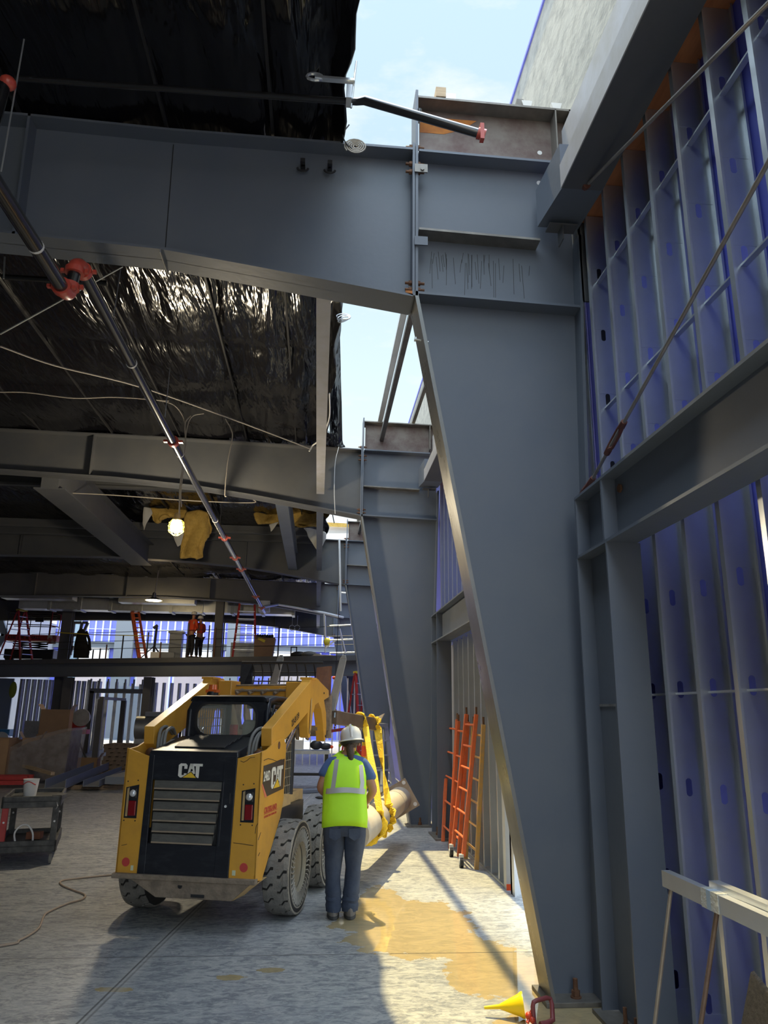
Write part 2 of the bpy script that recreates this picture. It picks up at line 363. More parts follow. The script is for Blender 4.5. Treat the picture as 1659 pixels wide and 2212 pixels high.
# walls
g = MB(); g.box(2.30, 2.33, -1.5, 5.62, 0, 7.0); struct(g.build('wall_right', BLUE))
g = MB(); g.box(2.30, 2.33, 5.62, 8.62, 2.95, 7.0).box(2.30, 2.33, 8.62, 50, 2.95, 7.0).box(2.30, 2.33, 13.0, 50, 0, 2.95); struct(g.build('wall_right', BLUE))
g = MB(); g.box(2.30, 2.33, 8.62, 13.0, 0, 2.95); struct(g.build('wall_right', GREYSH))
g = MB(); g.box(2.12, 2.17, -4, 36, 6.7, 9.02); o = struct(g.build('wall_parapet', BOARD)); o['label'] = 'mottled grey-green parapet board rising above the eave'
g = MB(); g.box(2.10, 2.20, -4, 36, 9.02, 9.06); struct(g.build('trim_1', BLUE))
g = MB(); g.box(2.07, 2.30, -1.5, 5.36, 5.87, 5.93); o = g.build('top_plate', WOOD); tag(o, 'orange plywood plate capping the near bay of wall studs under the eave beam', 'board')
g = MB(); g.box(2.07, 2.30, 5.62, 12.9, 5.87, 5.93); o = g.build('top_plate', WOOD); tag(o, 'orange plywood plate capping the studs between the first and second columns', 'board')
g = MB(); g.box(-17.05, -17.0, -7, 50, 0, 7); struct(g.build('wall_left', GREYSH))

g = MB(); g.box(-17, -1.0, -7.1, -7, 0, 7); struct(g.build('wall_back_light_block', GREYSH))  # unseen wall added to block light from the left rear
# far wall with its openings
YF = 50.0
ops = []
for a, b in ((150, 236), (300, 372), (380, 458), (592, 668)):
    ops.append((at(a, 1400, YF).x, at(b, 1400, YF).x))
g = MB(); xs = -17.0
for a, b in ops:
    g.box(xs, a, YF, YF+.05, 0, 5.6); xs = b
g.box(xs, 2.36, YF, YF+.05, 0, 5.6)
g.box(-17, 2.36, YF, YF+.05, 5.6, 9.5)
struct(g.build('wall_far', BLUE))
g = MB(); g.box(-30, 12, 62, 62.2, 0, 5.2); tag(g.build('outside_building', mat('pinkish_white_siding', (.36,.32,.34), .8, 0, (.40,.37,.38), .6, .6)), 'pinkish white building seen through the openings of the far wall', 'building')

# ================================================================== STEEL FRAMES
def frame(i, Y0, dz, prof, words, near=False):
    """portal frame: tapered column, haunched rafter; Y0 = its near face"""
    w0, w1 = Y0+.144, Y0+.156; y0, y1 = Y0, Y0+.30; ym = Y0+.15
    ix = lambda z: 1.60 - .178*z
    kz = 5.10+dz
    ox = lambda z: 1.90+.030*z
    t = thing('steel_column', f'tapered dark grey steel column, {words}', 'column', (1.75, ym, 0), group=None)
    W = dict(parent=t, world=True)
    xk = .70
    m = MB(); m.prism([(1.60,.03),(xk,kz),(xk,6.5),(1.95,6.5),(2.07,6.1),(2.07,5.8),(ox(kz),kz),(1.91,.03)], 'y', w0, w1); m.build('web', STEEL, **W)
    m = MB(); m.prism([(1.575,.03),(xk-.03,kz+.02),(xk+.0,kz+.02),(1.60,.03)], 'y', y0, y1); m.build('inner_flange', [FLANGE], **W)
    m = MB(); m.prism([(1.90,.03),(ox(5.75),5.75),(ox(5.75)+.025,5.75),(1.925,.03)], 'y', y0, y1); m.build('outer_flange', STEEL, **W)
    def stiff(name, x0, z0, x1, z1, mt, th=.022, wy=(y0, y1)):
        m = MB(); m.prism([(x0,z0),(x1,z1),(x1,z1-th),(x0,z0-th)], 'y', wy[0], wy[1]); return m.build(name, mt, **W)
    stiff('knee_stiffener', .70, kz+.02, ox(kz), kz-.02, STEEL)
    stiff('web_stiffener', .71, 5.72+dz*.6, 1.74, 5.69+dz*.6, RAW, .02)
    stiff('top_stiffener', .71, 6.50, 1.94, 6.48, STEEL)
    m = MB(); m.box(.655, .675, y0, y1, kz-.02, 6.56).box(.68, .702, y0, y1, kz-.02, 7.12); m.build('splice_plate', STEEL, **W)
    m = MB(); m.prism([(.73,6.5),(.73,7.04),(2.06,7.04),(2.06,6.5)], 'y', w0, w1); m.build('upper_web', RAWR, **W)
    m = MB(); m.prism([(.70,7.06),(2.08,7.04),(2.08,7.02),(.70,7.04)], 'y', y0, y1).box(2.06, 2.075, y0, y1, 6.52, 7.04); m.build('upper_flange', RAW, **W)
    m = MB(); m.box(1.93, 1.942, y0, ym, 6.55, 7.03); m.build('upper_stiffener', RAW, **W)
    m = MB(); m.prism([(.735,6.80),(.74,6.97),(1.25,6.97),(1.12,6.86),(.95,6.80)], 'y', w0-.002, w0); 
    if near: m.build('rust_stain', RUST, **W)
    # base plate with its anchor bolts
    m = MB(); m.box(1.53, 1.99, y0-.02, y1+.02, 0, .03); m.build('base_plate', RAW, bevel=.003, **W)
    if near:
        m = MB(); m.box(2.075, 2.15, y0, y0+.02, 5.12, 5.95).box(2.075, 2.09, y0, y1, 5.12, 5.95).box(2.15,2.30,y0+.02,y0+.03,0,5.95); m.build('plate_and_shade_sheet', STEELD, **W)  # plate at the flange, plus an added dark sheet imitating shade behind it
    def abolt(x, y, s=1):
        b = MB(); b.cyl((x,y,.03),(x,y,.038),.036*s,n=20); b.cyl((x,y,.038),(x,y,.072),.029*s,n=6); b.cyl((x,y,.07),(x,y,.14),.016*s,n=14); b.build('anchor_bolt', RUSTD, **W)
    abolt(1.755, y0+.07); abolt(1.755, y1-.06)
    for z in (kz+.06, kz+.12, 6.30, 6.38, 6.55):
        for yy in ((y0+.05,) if near else (y0+.05,)):
            b = MB(); b.cyl((.60,yy,z),(.76,yy,z),.012,n=8); b.cyl((.63,yy,z),(.655,yy,z),.024,n=6); b.cyl((.702,yy,z),(.725,yy,z),.024,n=6); b.build('bolt', RUSTD, **W)
    if near:
        for z, mt in ((6.29, RAW), (5.58, STEEL)):
            b = MB(); b.box(.67, .78, y0-.02, y0-.008, z-.04, z+.04); 
            if z > 6: b.cyl((.735,y0-.03,z-.01),(.735,y0-.008,z-.01),.018,n=6)
            b.build('clip_plate', mt, **W)
        b = MB()
        for q in range(34):
            x = .80+.9*random.random(); h = .08+.3*random.random(); z = 5.60-.1*random.random(); s = random.uniform(-.02,.02)
            b.prism([(x,z),(x+.004,z),(x+.004+s,z-h),(x+s,z-h)], 'y', w0-.0015, w0)
        b.build('scratch_marks', BLACKR, **W)
        b = MB(); b.prism([(.655,kz-.02),(.655,kz+.02),(.60,kz+.02),(.60,kz-.0)], 'y', y0, y1); b.build('rust_stain', RUST, **W)
        for x, z, r in ((1.82,6.68,.022),(1.80,6.36,.022)):
            b = MB(); b.cyl((x,w0-.002,z),(x,w0,z),r,n=14); b.build('slot_hole', WPLAS, **W)
        b = MB(); b.cyl((.80,y0+.1,4.72),(.70,y0+.1,4.74),.008,n=8); b.cyl((.70,y0+.1,4.74),(.685,y0+.1,4.742),.022,n=6); b.build('bolt', GALVD, **W)
    # rafter
    r = thing('steel_rafter', f'deep haunched dark grey steel roof beam, {words}', 'beam', (.65, ym, 5.2))
    Wr = dict(parent=r, world=True)
    top = [(.655,6.50),(-1.4,6.44),(-2.6,6.56),(-8,6.63),(-17,6.66)]
    if not near: top = [(.655,6.50),(-3,6.58),(-8,6.63),(-17,6.66)]
    else: top = [(.655,6.51),(-1.4,6.52),(-2.6,6.56),(-8,6.63),(-17,6.66)]
    m = MB()
    pts = sorted(set([p[0] for p in prof+top]), reverse=True)
    def ev(pl, x):
        for (xa,za),(xb,zb) in zip(pl, pl[1:]):
            if xa >= x >= xb: return za+(zb-za)*(xa-x)/(xa-xb)
        return pl[-1][1]
    poly = [(x, ev(prof,x)) for x in pts] + [(x, ev(top,x)) for x in reversed(pts)]
    m.prism(poly, 'y', w0, w1); m.build('web', STEEL if i < 1 else STEELD, **Wr)  # farther rafters take a darker copy of the same paint as painted shade
    for nm, pl, s in (('bottom_flange', prof, .022), ('top_flange', top, -.022)):
        m = MB()
        for (xa,za),(xb,zb) in zip(pl, pl[1:]):
            m.prism([(xa,za),(xb,zb),(xb,zb+s),(xa,za+s)], 'y', y0, y1)
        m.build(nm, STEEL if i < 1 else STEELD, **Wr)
    for x in ((-2.52,) if near else ()):
        m = MB(); m.prism([(x-.03,ev(top,x)),(x-.008,ev(top,x)),(x+.02,ev(prof,x)),(x,ev(prof,x))], 'y', y0, w0); m.build('web_stiffener', STEEL, **Wr)
    if near:
        m = MB(); m.prism([(-1.37,5.36),(-1.362,5.36),(-1.385,6.48),(-1.392,6.48)], 'y', w0-.003, w0); m.build('weld_seam', BLACKR, **Wr)
        m = MB(); m.prism([(-1.375,5.33),(-1.367,5.33),(-1.367,5.36),(-1.375,5.36)], 'y', y0-.002, y1); m.build('weld_seam', EDGE, **Wr)
    else:
        for x in ((-4.15,-7.2,-10.5) if i % 2 else (-2.1,-5.0,-8.2,-11.4)):
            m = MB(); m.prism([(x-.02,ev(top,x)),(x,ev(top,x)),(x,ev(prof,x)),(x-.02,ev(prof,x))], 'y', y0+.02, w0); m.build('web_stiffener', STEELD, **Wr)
    return t, r
PR1 = [(.66,5.07),(-.71,5.27),(-1.37,5.36),(-2.6,5.42),(-6,5.55),(-17,5.6)]
PR2 = [(.66,5.22),(-1.3,5.53),(-2.3,5.66),(-3.7,5.76),(-5.7,5.83),(-10,5.78),(-17,5.6)]
FY = [5.30, 12.90, 20.50, 28.10, 35.70]
wd = ['nearest of the row, filling the right of the view', 'second of the row, behind the orange ladder frames', 'third of the row, behind the hoisted round column', 'fourth of the row, meeting the mezzanine', 'fifth and farthest of the row, by the far wall']
wr = wd
FR = [frame(0, FY[0], 0, PR1, wd[0], True)]
FR[0][1]['label'] = 'deep haunched dark grey steel roof beam nearest the viewer, crossing the upper left'
for i in range(1, 5):
    f = frame(i, FY[i], .13, PR2 if i > 1 else PR2, wd[i])
    f[1]['label'] = ['', 'second haunched roof beam, with wires and a pipe crossing in front', 'third haunched roof beam, behind the hanging yellow insulation', 'fourth haunched roof beam, above the lit duct', 'fifth haunched roof beam, just over the far purple wall'][i]
    FR.append(f)

# I-beams running along the hall
def ibeam_y(m, x, w, z0, z1, ya, yb, th=.02, tw=.012):
    m.box(x-w/2, x+w/2, ya, yb, z0, z0+th); m.box(x-w/2, x+w/2, ya, yb, z1-th, z1); m.box(x-tw/2, x+tw/2, ya, yb, z0+th, z1-th); return m
def girt(ya, yb, label, stiffs):
    t = thing('wall_girt', label, 'beam', (1.955, yb, 2.91))
    m = MB(); ibeam_y(m, 1.955, .21, 2.91, 3.37, ya, yb); m.build('girt_body', STEEL, t, world=True)
    for y in stiffs:
        m = MB(); m.box(1.853, 1.95, y-.012, y+.012, 2.93, 3.35); m.build('stiffener', STEEL, t, world=True)
    b = MB(); b.cyl((1.93,4.52 if ya < 0 else ya+.3,3.26),(1.945,4.52 if ya < 0 else ya+.3,3.26),.03,n=6); b.build('bolt', RUSTD, t, world=True)
    return t
girt(-2, 5.15, 'grey steel I-beam girt on the stud wall, from near column to right edge', (4.63, 5.14))
girt(5.75, 12.3, 'grey steel I-beam girt between the first and second columns', (11.75, 12.29))
girt(13.4, 19.9, 'grey steel I-beam girt between the second and third columns', (19.3, 19.89))
girt(21.0, 27.5, 'grey steel I-beam girt between the third and fourth columns', (27.0,))
def post(ya, yb, label, weld=None, h=2.91):
    t = thing('girt_post', label, 'post', (1.965, (ya+yb)/2, 0))
    m = MB(); m.box(1.85, 2.08, ya-.018, ya, .03, h); m.build('near_flange', STEEL, t, world=True)
    m = MB(); m.box(1.85, 2.08, yb, yb+.018, .03, h); m.build('far_flange', STEEL, t, world=True)
    m = MB(); m.box(1.955, 1.97, ya, yb, .03, h); m.build('web', STEEL, t, world=True)
    m = MB(); m.box(1.80, 2.09, ya-.12, yb+.05, 0, .025); m.build('base_plate', RAW, t, world=True)
    if weld:
        m = MB(); m.box(1.948, 1.956, ya, yb, weld-.008, weld+.008); m.build('weld_seam', EDGE, t, world=True)
    for dy in (.10, .26):
        b = MB(); y = ya+dy; b.cyl((1.885,y,.025),(1.885,y,.055),.022,n=6); b.cyl((1.885,y,.05),(1.885,y,.14),.012,n=10); b.build('anchor_bolt', RUSTD, t, world=True)
    return t
post(4.61, 5.15, 'dark grey steel post under the girt, beside the near column', 1.88)
post(11.72, 12.28, 'grey steel post under the girt, beside the second column')
post(5.78, 6.3, 'grey steel post behind the near column')
def eave(ya, yb, label):
    t = thing('eave_beam', label, 'beam', (1.9, yb, 5.75))
    m = MB(); m.box(1.75, 2.07, ya, yb-.55, 5.75, 5.96); m.build('beam_body', STEELD, t, world=True)  # body darkened to imitate the shaded underside; the thin side face stays pale
    m = MB(); m.box(1.742, 1.75, ya, yb-.55, 5.75, 5.96); m.build('lit_side_face', [EAVE], t, world=True)
    m = MB(); m.hexa([(1.75,yb-.55,5.75),(2.07,yb-.55,5.75),(2.07,yb,5.80),(1.72,yb,5.80),(1.75,yb-.55,6.16),(2.07,yb-.55,6.16),(2.07,yb,6.16),(1.72,yb,6.16)]); m.build('end_bracket', STEEL, t, world=True)
    m = MB(); m.box(1.98, 2.11, ya, yb, 6.52, 6.80); m.build('upper_rail', [EAVE], t, world=True)
    m = MB(); m.box(1.78, 2.02, yb-.14, yb-.02, 5.735, 5.748).box(1.885, 1.895, yb-.14, yb-.02, 5.60, 5.74); m.build('gusset_plate', STEELD, t, world=True)
    return t
EAVE = mat('pale_lit_primer', (.44,.44,.47), .42, 0, (.34,.33,.30), 3, .8, 0, 30, (1,1,1), rvar=.08)
eave(-4, 5.30, 'pale steel eave beam climbing to the top right above the stud wall')
eave(5.75, 12.90, 'pale steel eave beam between the first and second columns')
eave(13.4, 20.5, 'steel eave beam between the second and third columns')

# members lying over the roof opening between frames
def over(ya, yb, which):
    m = MB(); m.box(.955, 1.045, ya, yb, 7.08, 7.15); tag(m.build('roof_channel', GALV), f'bright galvanised channel across the sky opening, {which}', 'steel channel')
    m = MB(); m.box(1.0, 1.075, ya+.12, yb-.02, 6.72, 6.80); tag(m.build('roof_angle', RAW), f'dark steel angle beside the bright channel, {which}', 'steel angle')
    m = MB(); m.box(1.60, 1.66, ya, yb, 7.08, 7.15); tag(m.build('roof_angle', RAW), f'dull steel angle on the parapet side, {which}', 'steel angle')
over(5.34, 13.05, 'between the first and second columns')
over(13.1, 20.65, 'between the second and third columns')
m = MB(); m.box(.86, .95, 5.30, 5.42, 7.07, 7.17); tag(m.build('timber_block', PALE), 'pale timber block standing on top of the nearest column', 'block')
for x, lb in ((1.66, 'small white shim on the top of the nearest column'), (1.93, 'white shim at the right end of the nearest column top')):
    m = MB(); m.hexa([(x,5.33,7.06),(x+.06,5.33,7.06),(x+.06,5.37,7.06),(x,5.37,7.06),(x-.02,5.33,7.13),(x+.08,5.33,7.13),(x+.08,5.37,7.13),(x-.02,5.37,7.13)]); tag(m.build('shim', WPLAS), lb, 'shim')
# roof-edge beams
def redge(ya, yb, lb):
    m = MB(); ibeam_y(m, -.07, .14, 5.60, 5.95, ya, yb, .02, .04); tag(m.build('roof_edge_beam', EAVE if ya < 12 else STEEL), lb, 'beam')
redge(5.62, 12.9, 'light grey beam along the edge of the black roof sheet, first to second roof beam')
redge(13.25, 20.5, 'grey beam along the roof edge, second to third roof beam')
redge(20.85, 28.1, 'grey beam along the roof edge, third to fourth roof beam')
redge(28.45, 35.7, 'grey beam along the roof edge, fourth to fifth roof beam')
m = MB(); ibeam_y(m, -4.92, .55, 5.60, 6.2, 13.2, 20.5, .02, .3); tag(m.build('roof_cross_beam', STEELD), 'wide grey beam under the roof left of the hanging insulation', 'beam')
m = MB(); ibeam_y(m, -.80, .24, 5.60, 6.1, 13.2, 20.5, .02, .14); tag(m.build('roof_cross_beam', STEEL), 'grey beam under the roof just right of the sprinkler pipe end of the insulation', 'beam')
for y, lb in ((15.4, 'nearer'), (19.2, 'middle'), (20.1, 'farther')):
    m = MB(); m.box(-16.9, .05, y-.05, y+.05, 6.28, 6.34).box(-16.9, .05, y-.01, y+.01, 6.34, 6.5); tag(m.build('roof_purlin', STEELD), f'dark purlin crossing the roof bay with the insulation, {lb} of three', 'purlin')

# ================================================================== STUDS
def slotplate(m, y, x0, x1, z0, z1, slots, hw=.018, hh=.05, th=.0015):
    """thin web in the plane y, pierced by upright rounded slots"""
    xc = (x0+x1)/2; z = z0
    for zc in slots:
        if zc-hh < z or zc+hh > z1: continue
        m.box(x0, x1, y-th, y+th, z, zc-hh)
        pr = []
        for k in range(5): a = PI/2*k/4; pr.append((hw*math.sin(a), zc-hh+hw-hw*math.cos(a)))
        for k in range(5): a = PI/2*k/4; pr.append((hw*math.cos(a), zc+hh-hw+hw*math.sin(a)))
        for s in (-1, 1):
            xe = x1 if s > 0 else x0
            poly = [(xe, zc-hh)] + [(xc+s*a, b) for a, b in pr] + [(xe, zc+hh)]
            if s < 0: poly = poly[::-1]
            # strips
            n = len(pr)
            vs = []; 
            for a, b in pr: vs += [(xc+s*a, y, b), (xe, y, b)]
            m.add(vs, [(2*k, 2*k+1, 2*k+3, 2*k+2) for k in range(n-1)])
        z = zc+hh
    m.box(x0, x1, y-th, y+th, z, z1); return m
SLOTS = [.30+.557*k for k in range(10)]
def stud_mesh(z0, z1, x0=2.09, x1=2.285, fl=.038):
    m = MB(); slotplate(m, 0, x0, x1, z0, z1, SLOTS)
    m.box(x0, x0+.002, -fl, 0, z0, z1); m.box(x1-.002, x1, -fl, 0, z0, z1)
    m.box(x0, x0+.014, -fl-.0015, -fl, z0, z1); m.box(x1-.014, x1, -fl-.0015, -fl, z0, z1)
    return m
s0 = stud_mesh(.02, 5.86).build('wall_stud', GALV, smooth=False)
s0.location = (0, 5.20, 0)
for i in range(10):
    s = s0 if i == 0 else s0.copy()
    if i: COL.objects.link(s)
    s.location = (0, 5.20-.385*i, 0)
    tag(s, f'tall galvanised wall stud, {ordn(i)} to the right of the near column', 'stud', 'galvanised studs of the near right wall')
a0 = stud_mesh(2.95, 5.86).build('wall_stud', GALV); b0 = stud_mesh(.02, 2.9).build('wall_stud', GALV)
k = 0
for i in range(19):
    y = 12.75-.385*i
    s = a0 if i == 0 else a0.copy()
    if i: COL.objects.link(s)
    s.location = (0, y, 0); tag(s, f'upper galvanised stud between first and second columns, {ordn(i)} counting from the second column', 'stud', 'upper studs behind the near column')
    if 8.7 < y < 11.7:
        s = b0 if k == 0 else b0.copy()
        if k: COL.objects.link(s)
        s.location = (0, y, 0); tag(s, f'lower galvanised stud behind the orange ladder frames, {ordn(k)} counting from the second column', 'stud', 'lower studs behind the ladder frames'); k += 1
for z, lb in ((5.22,'topmost'),(4.12,'second from the top'),(1.94,'third from the top'),(.82,'lowest')):
    m = MB(); m.box(2.155, 2.190, -.5, 5.3, z-.001, z+.001).box(2.155, 2.157, -.5, 5.3, z, z+.012).box(2.188, 2.19, -.5, 5.3, z, z+.012)
    tag(m.build('bridging_channel', GALV), f'thin horizontal bridging channel through the near studs, {lb}', 'bridging')
for (ya, yb, z, lb) in ((-1.5,5.3,0,'near wall'),(8.6,11.7,0,'wall behind the ladder frames')):
    m = MB(); m.box(2.08, 2.29, ya, yb, 0, .003).box(2.078, 2.08, ya, yb, 0, .03).box(2.29, 2.292, ya, yb, 0, .03); tag(m.build('floor_track', GALVD), f'galvanised floor track of the {lb}', 'track')
for ya, yb, lb in ((-1.5,5.3,'near wall studs'),(5.7,12.8,'studs beyond the near column')):
    m = MB(); m.box(2.083, 2.085, ya, yb, 5.84, 5.87); tag(m.build('top_track', GALVD), f'galvanised top track over the {lb}', 'track')
t = thing('opening_jamb', 'pale steel jamb with an orange-marked foot ending the stud wall by the floor opening', 'jamb', (2.15, 8.5, 0))
m = MB(); m.box(2.08, 2.29, 8.50, 8.62, 0, 2.9); m.build('jamb_body', mat('pale_grey_paint', (.55,.56,.56), .5, .1, (.45,.46,.46), 4, .5), t, world=True)
m = MB(); m.box(2.078, 2.29, 8.495, 8.50, 0, .06); m.build('orange_mark', ORNG2, t, world=True)
m = MB(); m.box(2.05, 2.08, 8.57, 8.59, 1.25, 1.40); m.build('switch_clip', WPLAS, t, world=True)
m = MB(); m.box(2.09, 2.29, 8.30, 8.36, 0, 2.9).box(2.09,2.11,8.2,8.36,0,2.9); tag(m.build('opening_stud', GALV), 'doubled bluish stud standing next to the pale jamb', 'stud')

# cross bracing
def rod(name, a, b, label, buckle=None):
    t = thing(name, label, 'brace rod', a); A, B = Vector(a), Vector(b); d = (B-A).normalized()
    m = MB(); m.tube([A+d*.06, B], .0125, 10); m.build('rod', mat(name+'_steel', (.33,.30,.27), .5, .3, (.22,.19,.16), 6, .8), t, smooth=True, world=True)
    if buckle:
        u = d.cross(Vector((1,0,0))).normalized()
        c = A+d*buckle
        m = MB(); m.tube([c-d*.13, c-d*.08, c-d*.02+u*.03, c+d*.11+u*.03, c+d*.17, c+d*.22], [.022,.024,.010,.010,.024,.022], 8); m.tube([c-d*.08, c-d*.02-u*.03, c+d*.11-u*.03, c+d*.17], [.02,.010,.010,.02], 8); m.build('turnbuckle', RED if 0 else RUSTR, t, smooth=True, world=True)
        m = MB(); m.tube([A-d*.03, A+d*.04, A+d*.10, A+d*.20], [.03,.034,.026,.02], 8); m.bar(A-d*.09+Vector((-.02,0,0)), A+d*.02+Vector((-.02,0,0)), .05, .012, (1,0,0)); m.bar(A-d*.09+Vector((.03,0,0)), A+d*.02+Vector((.03,0,0)), .05, .012, (1,0,0)); m.build('clevis', RUSTR, t, smooth=True, world=True)
    else:
        m = MB(); m.tube([A-d*.02, A+d*.03], .03, 10); m.build('washer', RUSTR, t, world=True)
RUSTR = mat('red_oxide_iron', (.14,.04,.03), .65, .1, (.18,.08,.05), 14, .8)
rod('brace_rod', (1.97, 5.24, 3.44), (1.97, -1.0, 5.47), 'diagonal brace rod with red turnbuckle rising from the girt to the right edge', .62)
rod('brace_rod', (1.93, 4.72, 5.76), (1.97, -1.0, 3.72), 'diagonal brace rod coming down from a hole in the eave beam, top right')

# loose sections leaning at lower right
t = thing('stud_bundle', 'two taped galvanised channels resting on thin rods at lower right', 'steel channel', (1.9, 3.9, .95))
a = Vector((1.80,3.98,1.02)); b = Vector((1.92,2.2,.985))
m = MB(); m.bar(a, b, .045, .075); m.build('front_channel', GALV, t, world=True)
m = MB(); m.bar(a+Vector((.07,-.35,.03)), b+Vector((.07,0,.03)), .05, .06); m.build('rear_channel', GALV, t, world=True)
m = MB(); q = a+(b-a)*.20; m.bar(q, q+(b-a)*.075, .052, .082); m.build('tape', mat('clear_packing_tape', (.55,.56,.52), .25, 0, (.42,.43,.40), 30, .8, .8, 50), t, world=True)
m = MB(); q = a+(b-a)*.225; m.bar(q, q+(b-a)*.018, .0525, .083); m.build('blue_tape', LBLUE, t, world=True)
m = MB(); m.tube([(1.80,3.93,.985),(1.62,4.02,.0)], .010, 8); tag(m.build('prop_rod', mat('raw_rod',(.36,.31,.24),.5,.4,(.22,.17,.13),9,.8), smooth=True), 'thin steel rod propping the taped channels, left one', 'rod')
m = MB(); m.tube([(1.86,3.60,.965),(1.70,3.78,.0)], .011, 8); tag(m.build('prop_rod', mat('brown_rod',(.15,.09,.07),.6,.3,(.28,.21,.15),9,.8), smooth=True), 'thin brown steel rod propping the taped channels, right one', 'rod')
m = MB(); c0 = at(1625,2130,3.0); 
m.hexa([(1.55,2.98,.38),(1.60,2.95,.0),(2.0,2.6,.0),(2.0,2.6,.35),(1.57,3.01,.39),(1.62,2.98,.0),(2.02,2.63,.0),(2.02,2.63,.36)])
SCRAP = m
m = MB(); m.hexa([(1.95,3.53,.73),(1.855,3.76,0),(1.95,2.9,0),(2.03,2.72,.33),(1.965,3.53,.735),(1.87,3.77,.0),(1.965,2.9,.0),(2.045,2.72,.335)]); tag(m.build('plywood_scrap', PLY), 'weathered plywood scrap leaning at the lower right corner', 'board')
m = MB(); m.hexa([(1.948,3.532,.735),(1.853,3.762,0),(1.853,3.745,0),(1.948,3.512,.728),(1.967,3.532,.738),(1.872,3.772,0),(1.872,3.757,0),(1.967,3.512,.73)])

# ================================================================== OVERHEAD PIPES, WIRES, LAMPS
def curve_pts(p, n=6):
    """Catmull-Rom through the points"""
    p = [Vector(q) for q in p]; P = [p[0]*2-p[1]]+p+[p[-1]*2-p[-2]]; out = []
    for i in range(1, len(P)-2):
        for k in range(n):
            t = k/n; a, b, c, d = P[i-1:i+3]
            out.append(.5*((2*b)+(c-a)*t+(2*a-5*b+4*c-d)*t*t+(3*b-a-3*c+d)*t**3))
    return out+[p[-1]]
def wire(name, pts, r, mt, label, cat, group=None, n=6, smooth=6):
    m = MB(); m.tube(curve_pts(pts, smooth), r, n); return tag(m.build(name, mt, smooth=True), label, cat, group)
t = thing('sprinkler_main', 'long glossy black sprinkler main with red couplings running away under the roof', 'pipe', (-1.95, 5.3, 5.1))
m = MB(); m.tube([(-2.0,1.5,4.74),(-2.0,5.10,4.84)], .052, 16); m.build('near_pipe', PIPE, t, smooth=True, world=True)
m = MB(); m.tube([(-1.95,5.22,5.13),(-1.95,9.2,5.12),(-1.95,26.4,5.15)], .05, 16); m.build('far_pipe', PIPE, t, smooth=True, world=True)
m = MB(); m.tube([(-1.985,5.2,4.86),(-1.96,5.2,5.10)], .048, 14); m.build('nipple', PIPE, t, smooth=True, world=True)
m = MB(); m.tube(curve_pts([(-2.0,5.06,4.84),(-2.0,5.14,4.845),(-1.995,5.20,4.87),(-1.99,5.21,4.93)]), .060, 16); m.tube(curve_pts([(-1.965,5.19,5.04),(-1.96,5.20,5.09),(-1.95,5.25,5.125),(-1.95,5.34,5.13)]), .060, 16)
for c, ax in (((-2.0,5.08,4.84),(0,1,0)), ((-1.95,5.32,5.13),(0,1,0)), ((-1.99,5.205,4.92),(0,0,1)), ((-1.965,5.195,5.05),(0,0,1))):
    c = Vector(c); ax = Vector(ax); m.cyl(c-ax*.022, c+ax*.022, .072, n=18); m.bar(c-ax*.015+Vector((-.09,0,0)), c+ax*.015+Vector((-.09,0,0)), .028, .024); m.bar(c-ax*.015+Vector((.09,0,0)), c+ax*.015+Vector((.09,0,0)), .028, .024)
m.build('offset_elbows', REDCAP, t, smooth=True, world=True)
for y in (4.55, 6.9, 9.6, 13.2):
    m = MB(); m.cyl((-1.95 if y > 5 else -2.0, y, 5.125 if y > 5 else 4.825),(-1.95 if y > 5 else -2.0, y+.02, 5.125 if y > 5 else 4.825), .054, n=16); m.build('white_band', WPLAS, t, smooth=True, world=True)
for y in (9.1, 14.6, 16.6, 18.0, 22.5, 25.0):
    m = MB(); m.cyl((-1.95,y,5.125),(-1.95,y+.07,5.125), .072, n=14); m.box(-2.07,-1.83,y+.01,y+.06,5.11,5.14); m.build('coupling', REDCAP, t, smooth=True, world=True)
t = thing('sprinkler_riser', 'black pipe with red fittings at the left edge above the long main', 'pipe', (-2.25, 4.3, 5.6))
m = MB(); m.tube([(-2.33,4.45,6.02),(-2.36,4.40,5.25)], .042, 14); m.build('pipe_body', PIPE, t, smooth=True, world=True)
m = MB(); m.ball((-2.31,4.45,6.04), .058, .058, .05); m.build('fitting', REDCAP, t, smooth=True, world=True)
m = MB(); m.ball((-2.36,4.40,5.24), .055, .055, .06); m.build('fitting', REDCAP, t, smooth=True, world=True)
t = thing('sprinkler_branch', 'thin black pipe crossing the upper left into the sky gap, with red end cap', 'pipe', (.17, 4.62, 6.3))
m = MB(); m.tube([(-2.35,4.62,6.25),(.14,4.62,6.28),(.20,4.60,6.28),(1.07,4.60,6.06)], [.022,.026,.034,.034], 14); m.build('pipe_body', PIPE, t, smooth=True, world=True)
m = MB(); m.cyl((1.06,4.60,6.062),(1.12,4.60,6.047),.043,n=14); m.bar((1.09,4.58,6.12),(1.09,4.58,5.98),.05,.03); m.build('end_cap', REDCAP, t, smooth=True, world=True)
m = MB(); m.cyl((.62,4.6,6.17),(.62,4.6,6.235),.018,n=10); m.cyl((.76,4.6,6.12),(.76,4.6,6.16),.02,n=10); m.build('outlet', PIPE, t, smooth=True, world=True)
t = thing('pipe_hanger', 'threaded hanger rod and clamp holding the pipe at the edge of the black roof sheet', 'hanger', (.12, 4.60, 6.3))
m = MB(); m.tube([(.10,4.62,6.22),(.13,4.58,6.62)], .008, 6); m.build('rod', GALV, t, world=True)
m = MB(); m.box(.06,.10,4.52,4.62,6.22,6.34).box(-.18,.12,4.56,4.60,6.42,6.44); m.tube([(-.18+.06*math.cos(a),4.58,6.44+.03*math.sin(a)) for a in [2*PI*k/12 for k in range(12)]], .012, 6); m.build('clamp', GALV, t, world=True)
m = MB()
pts = []
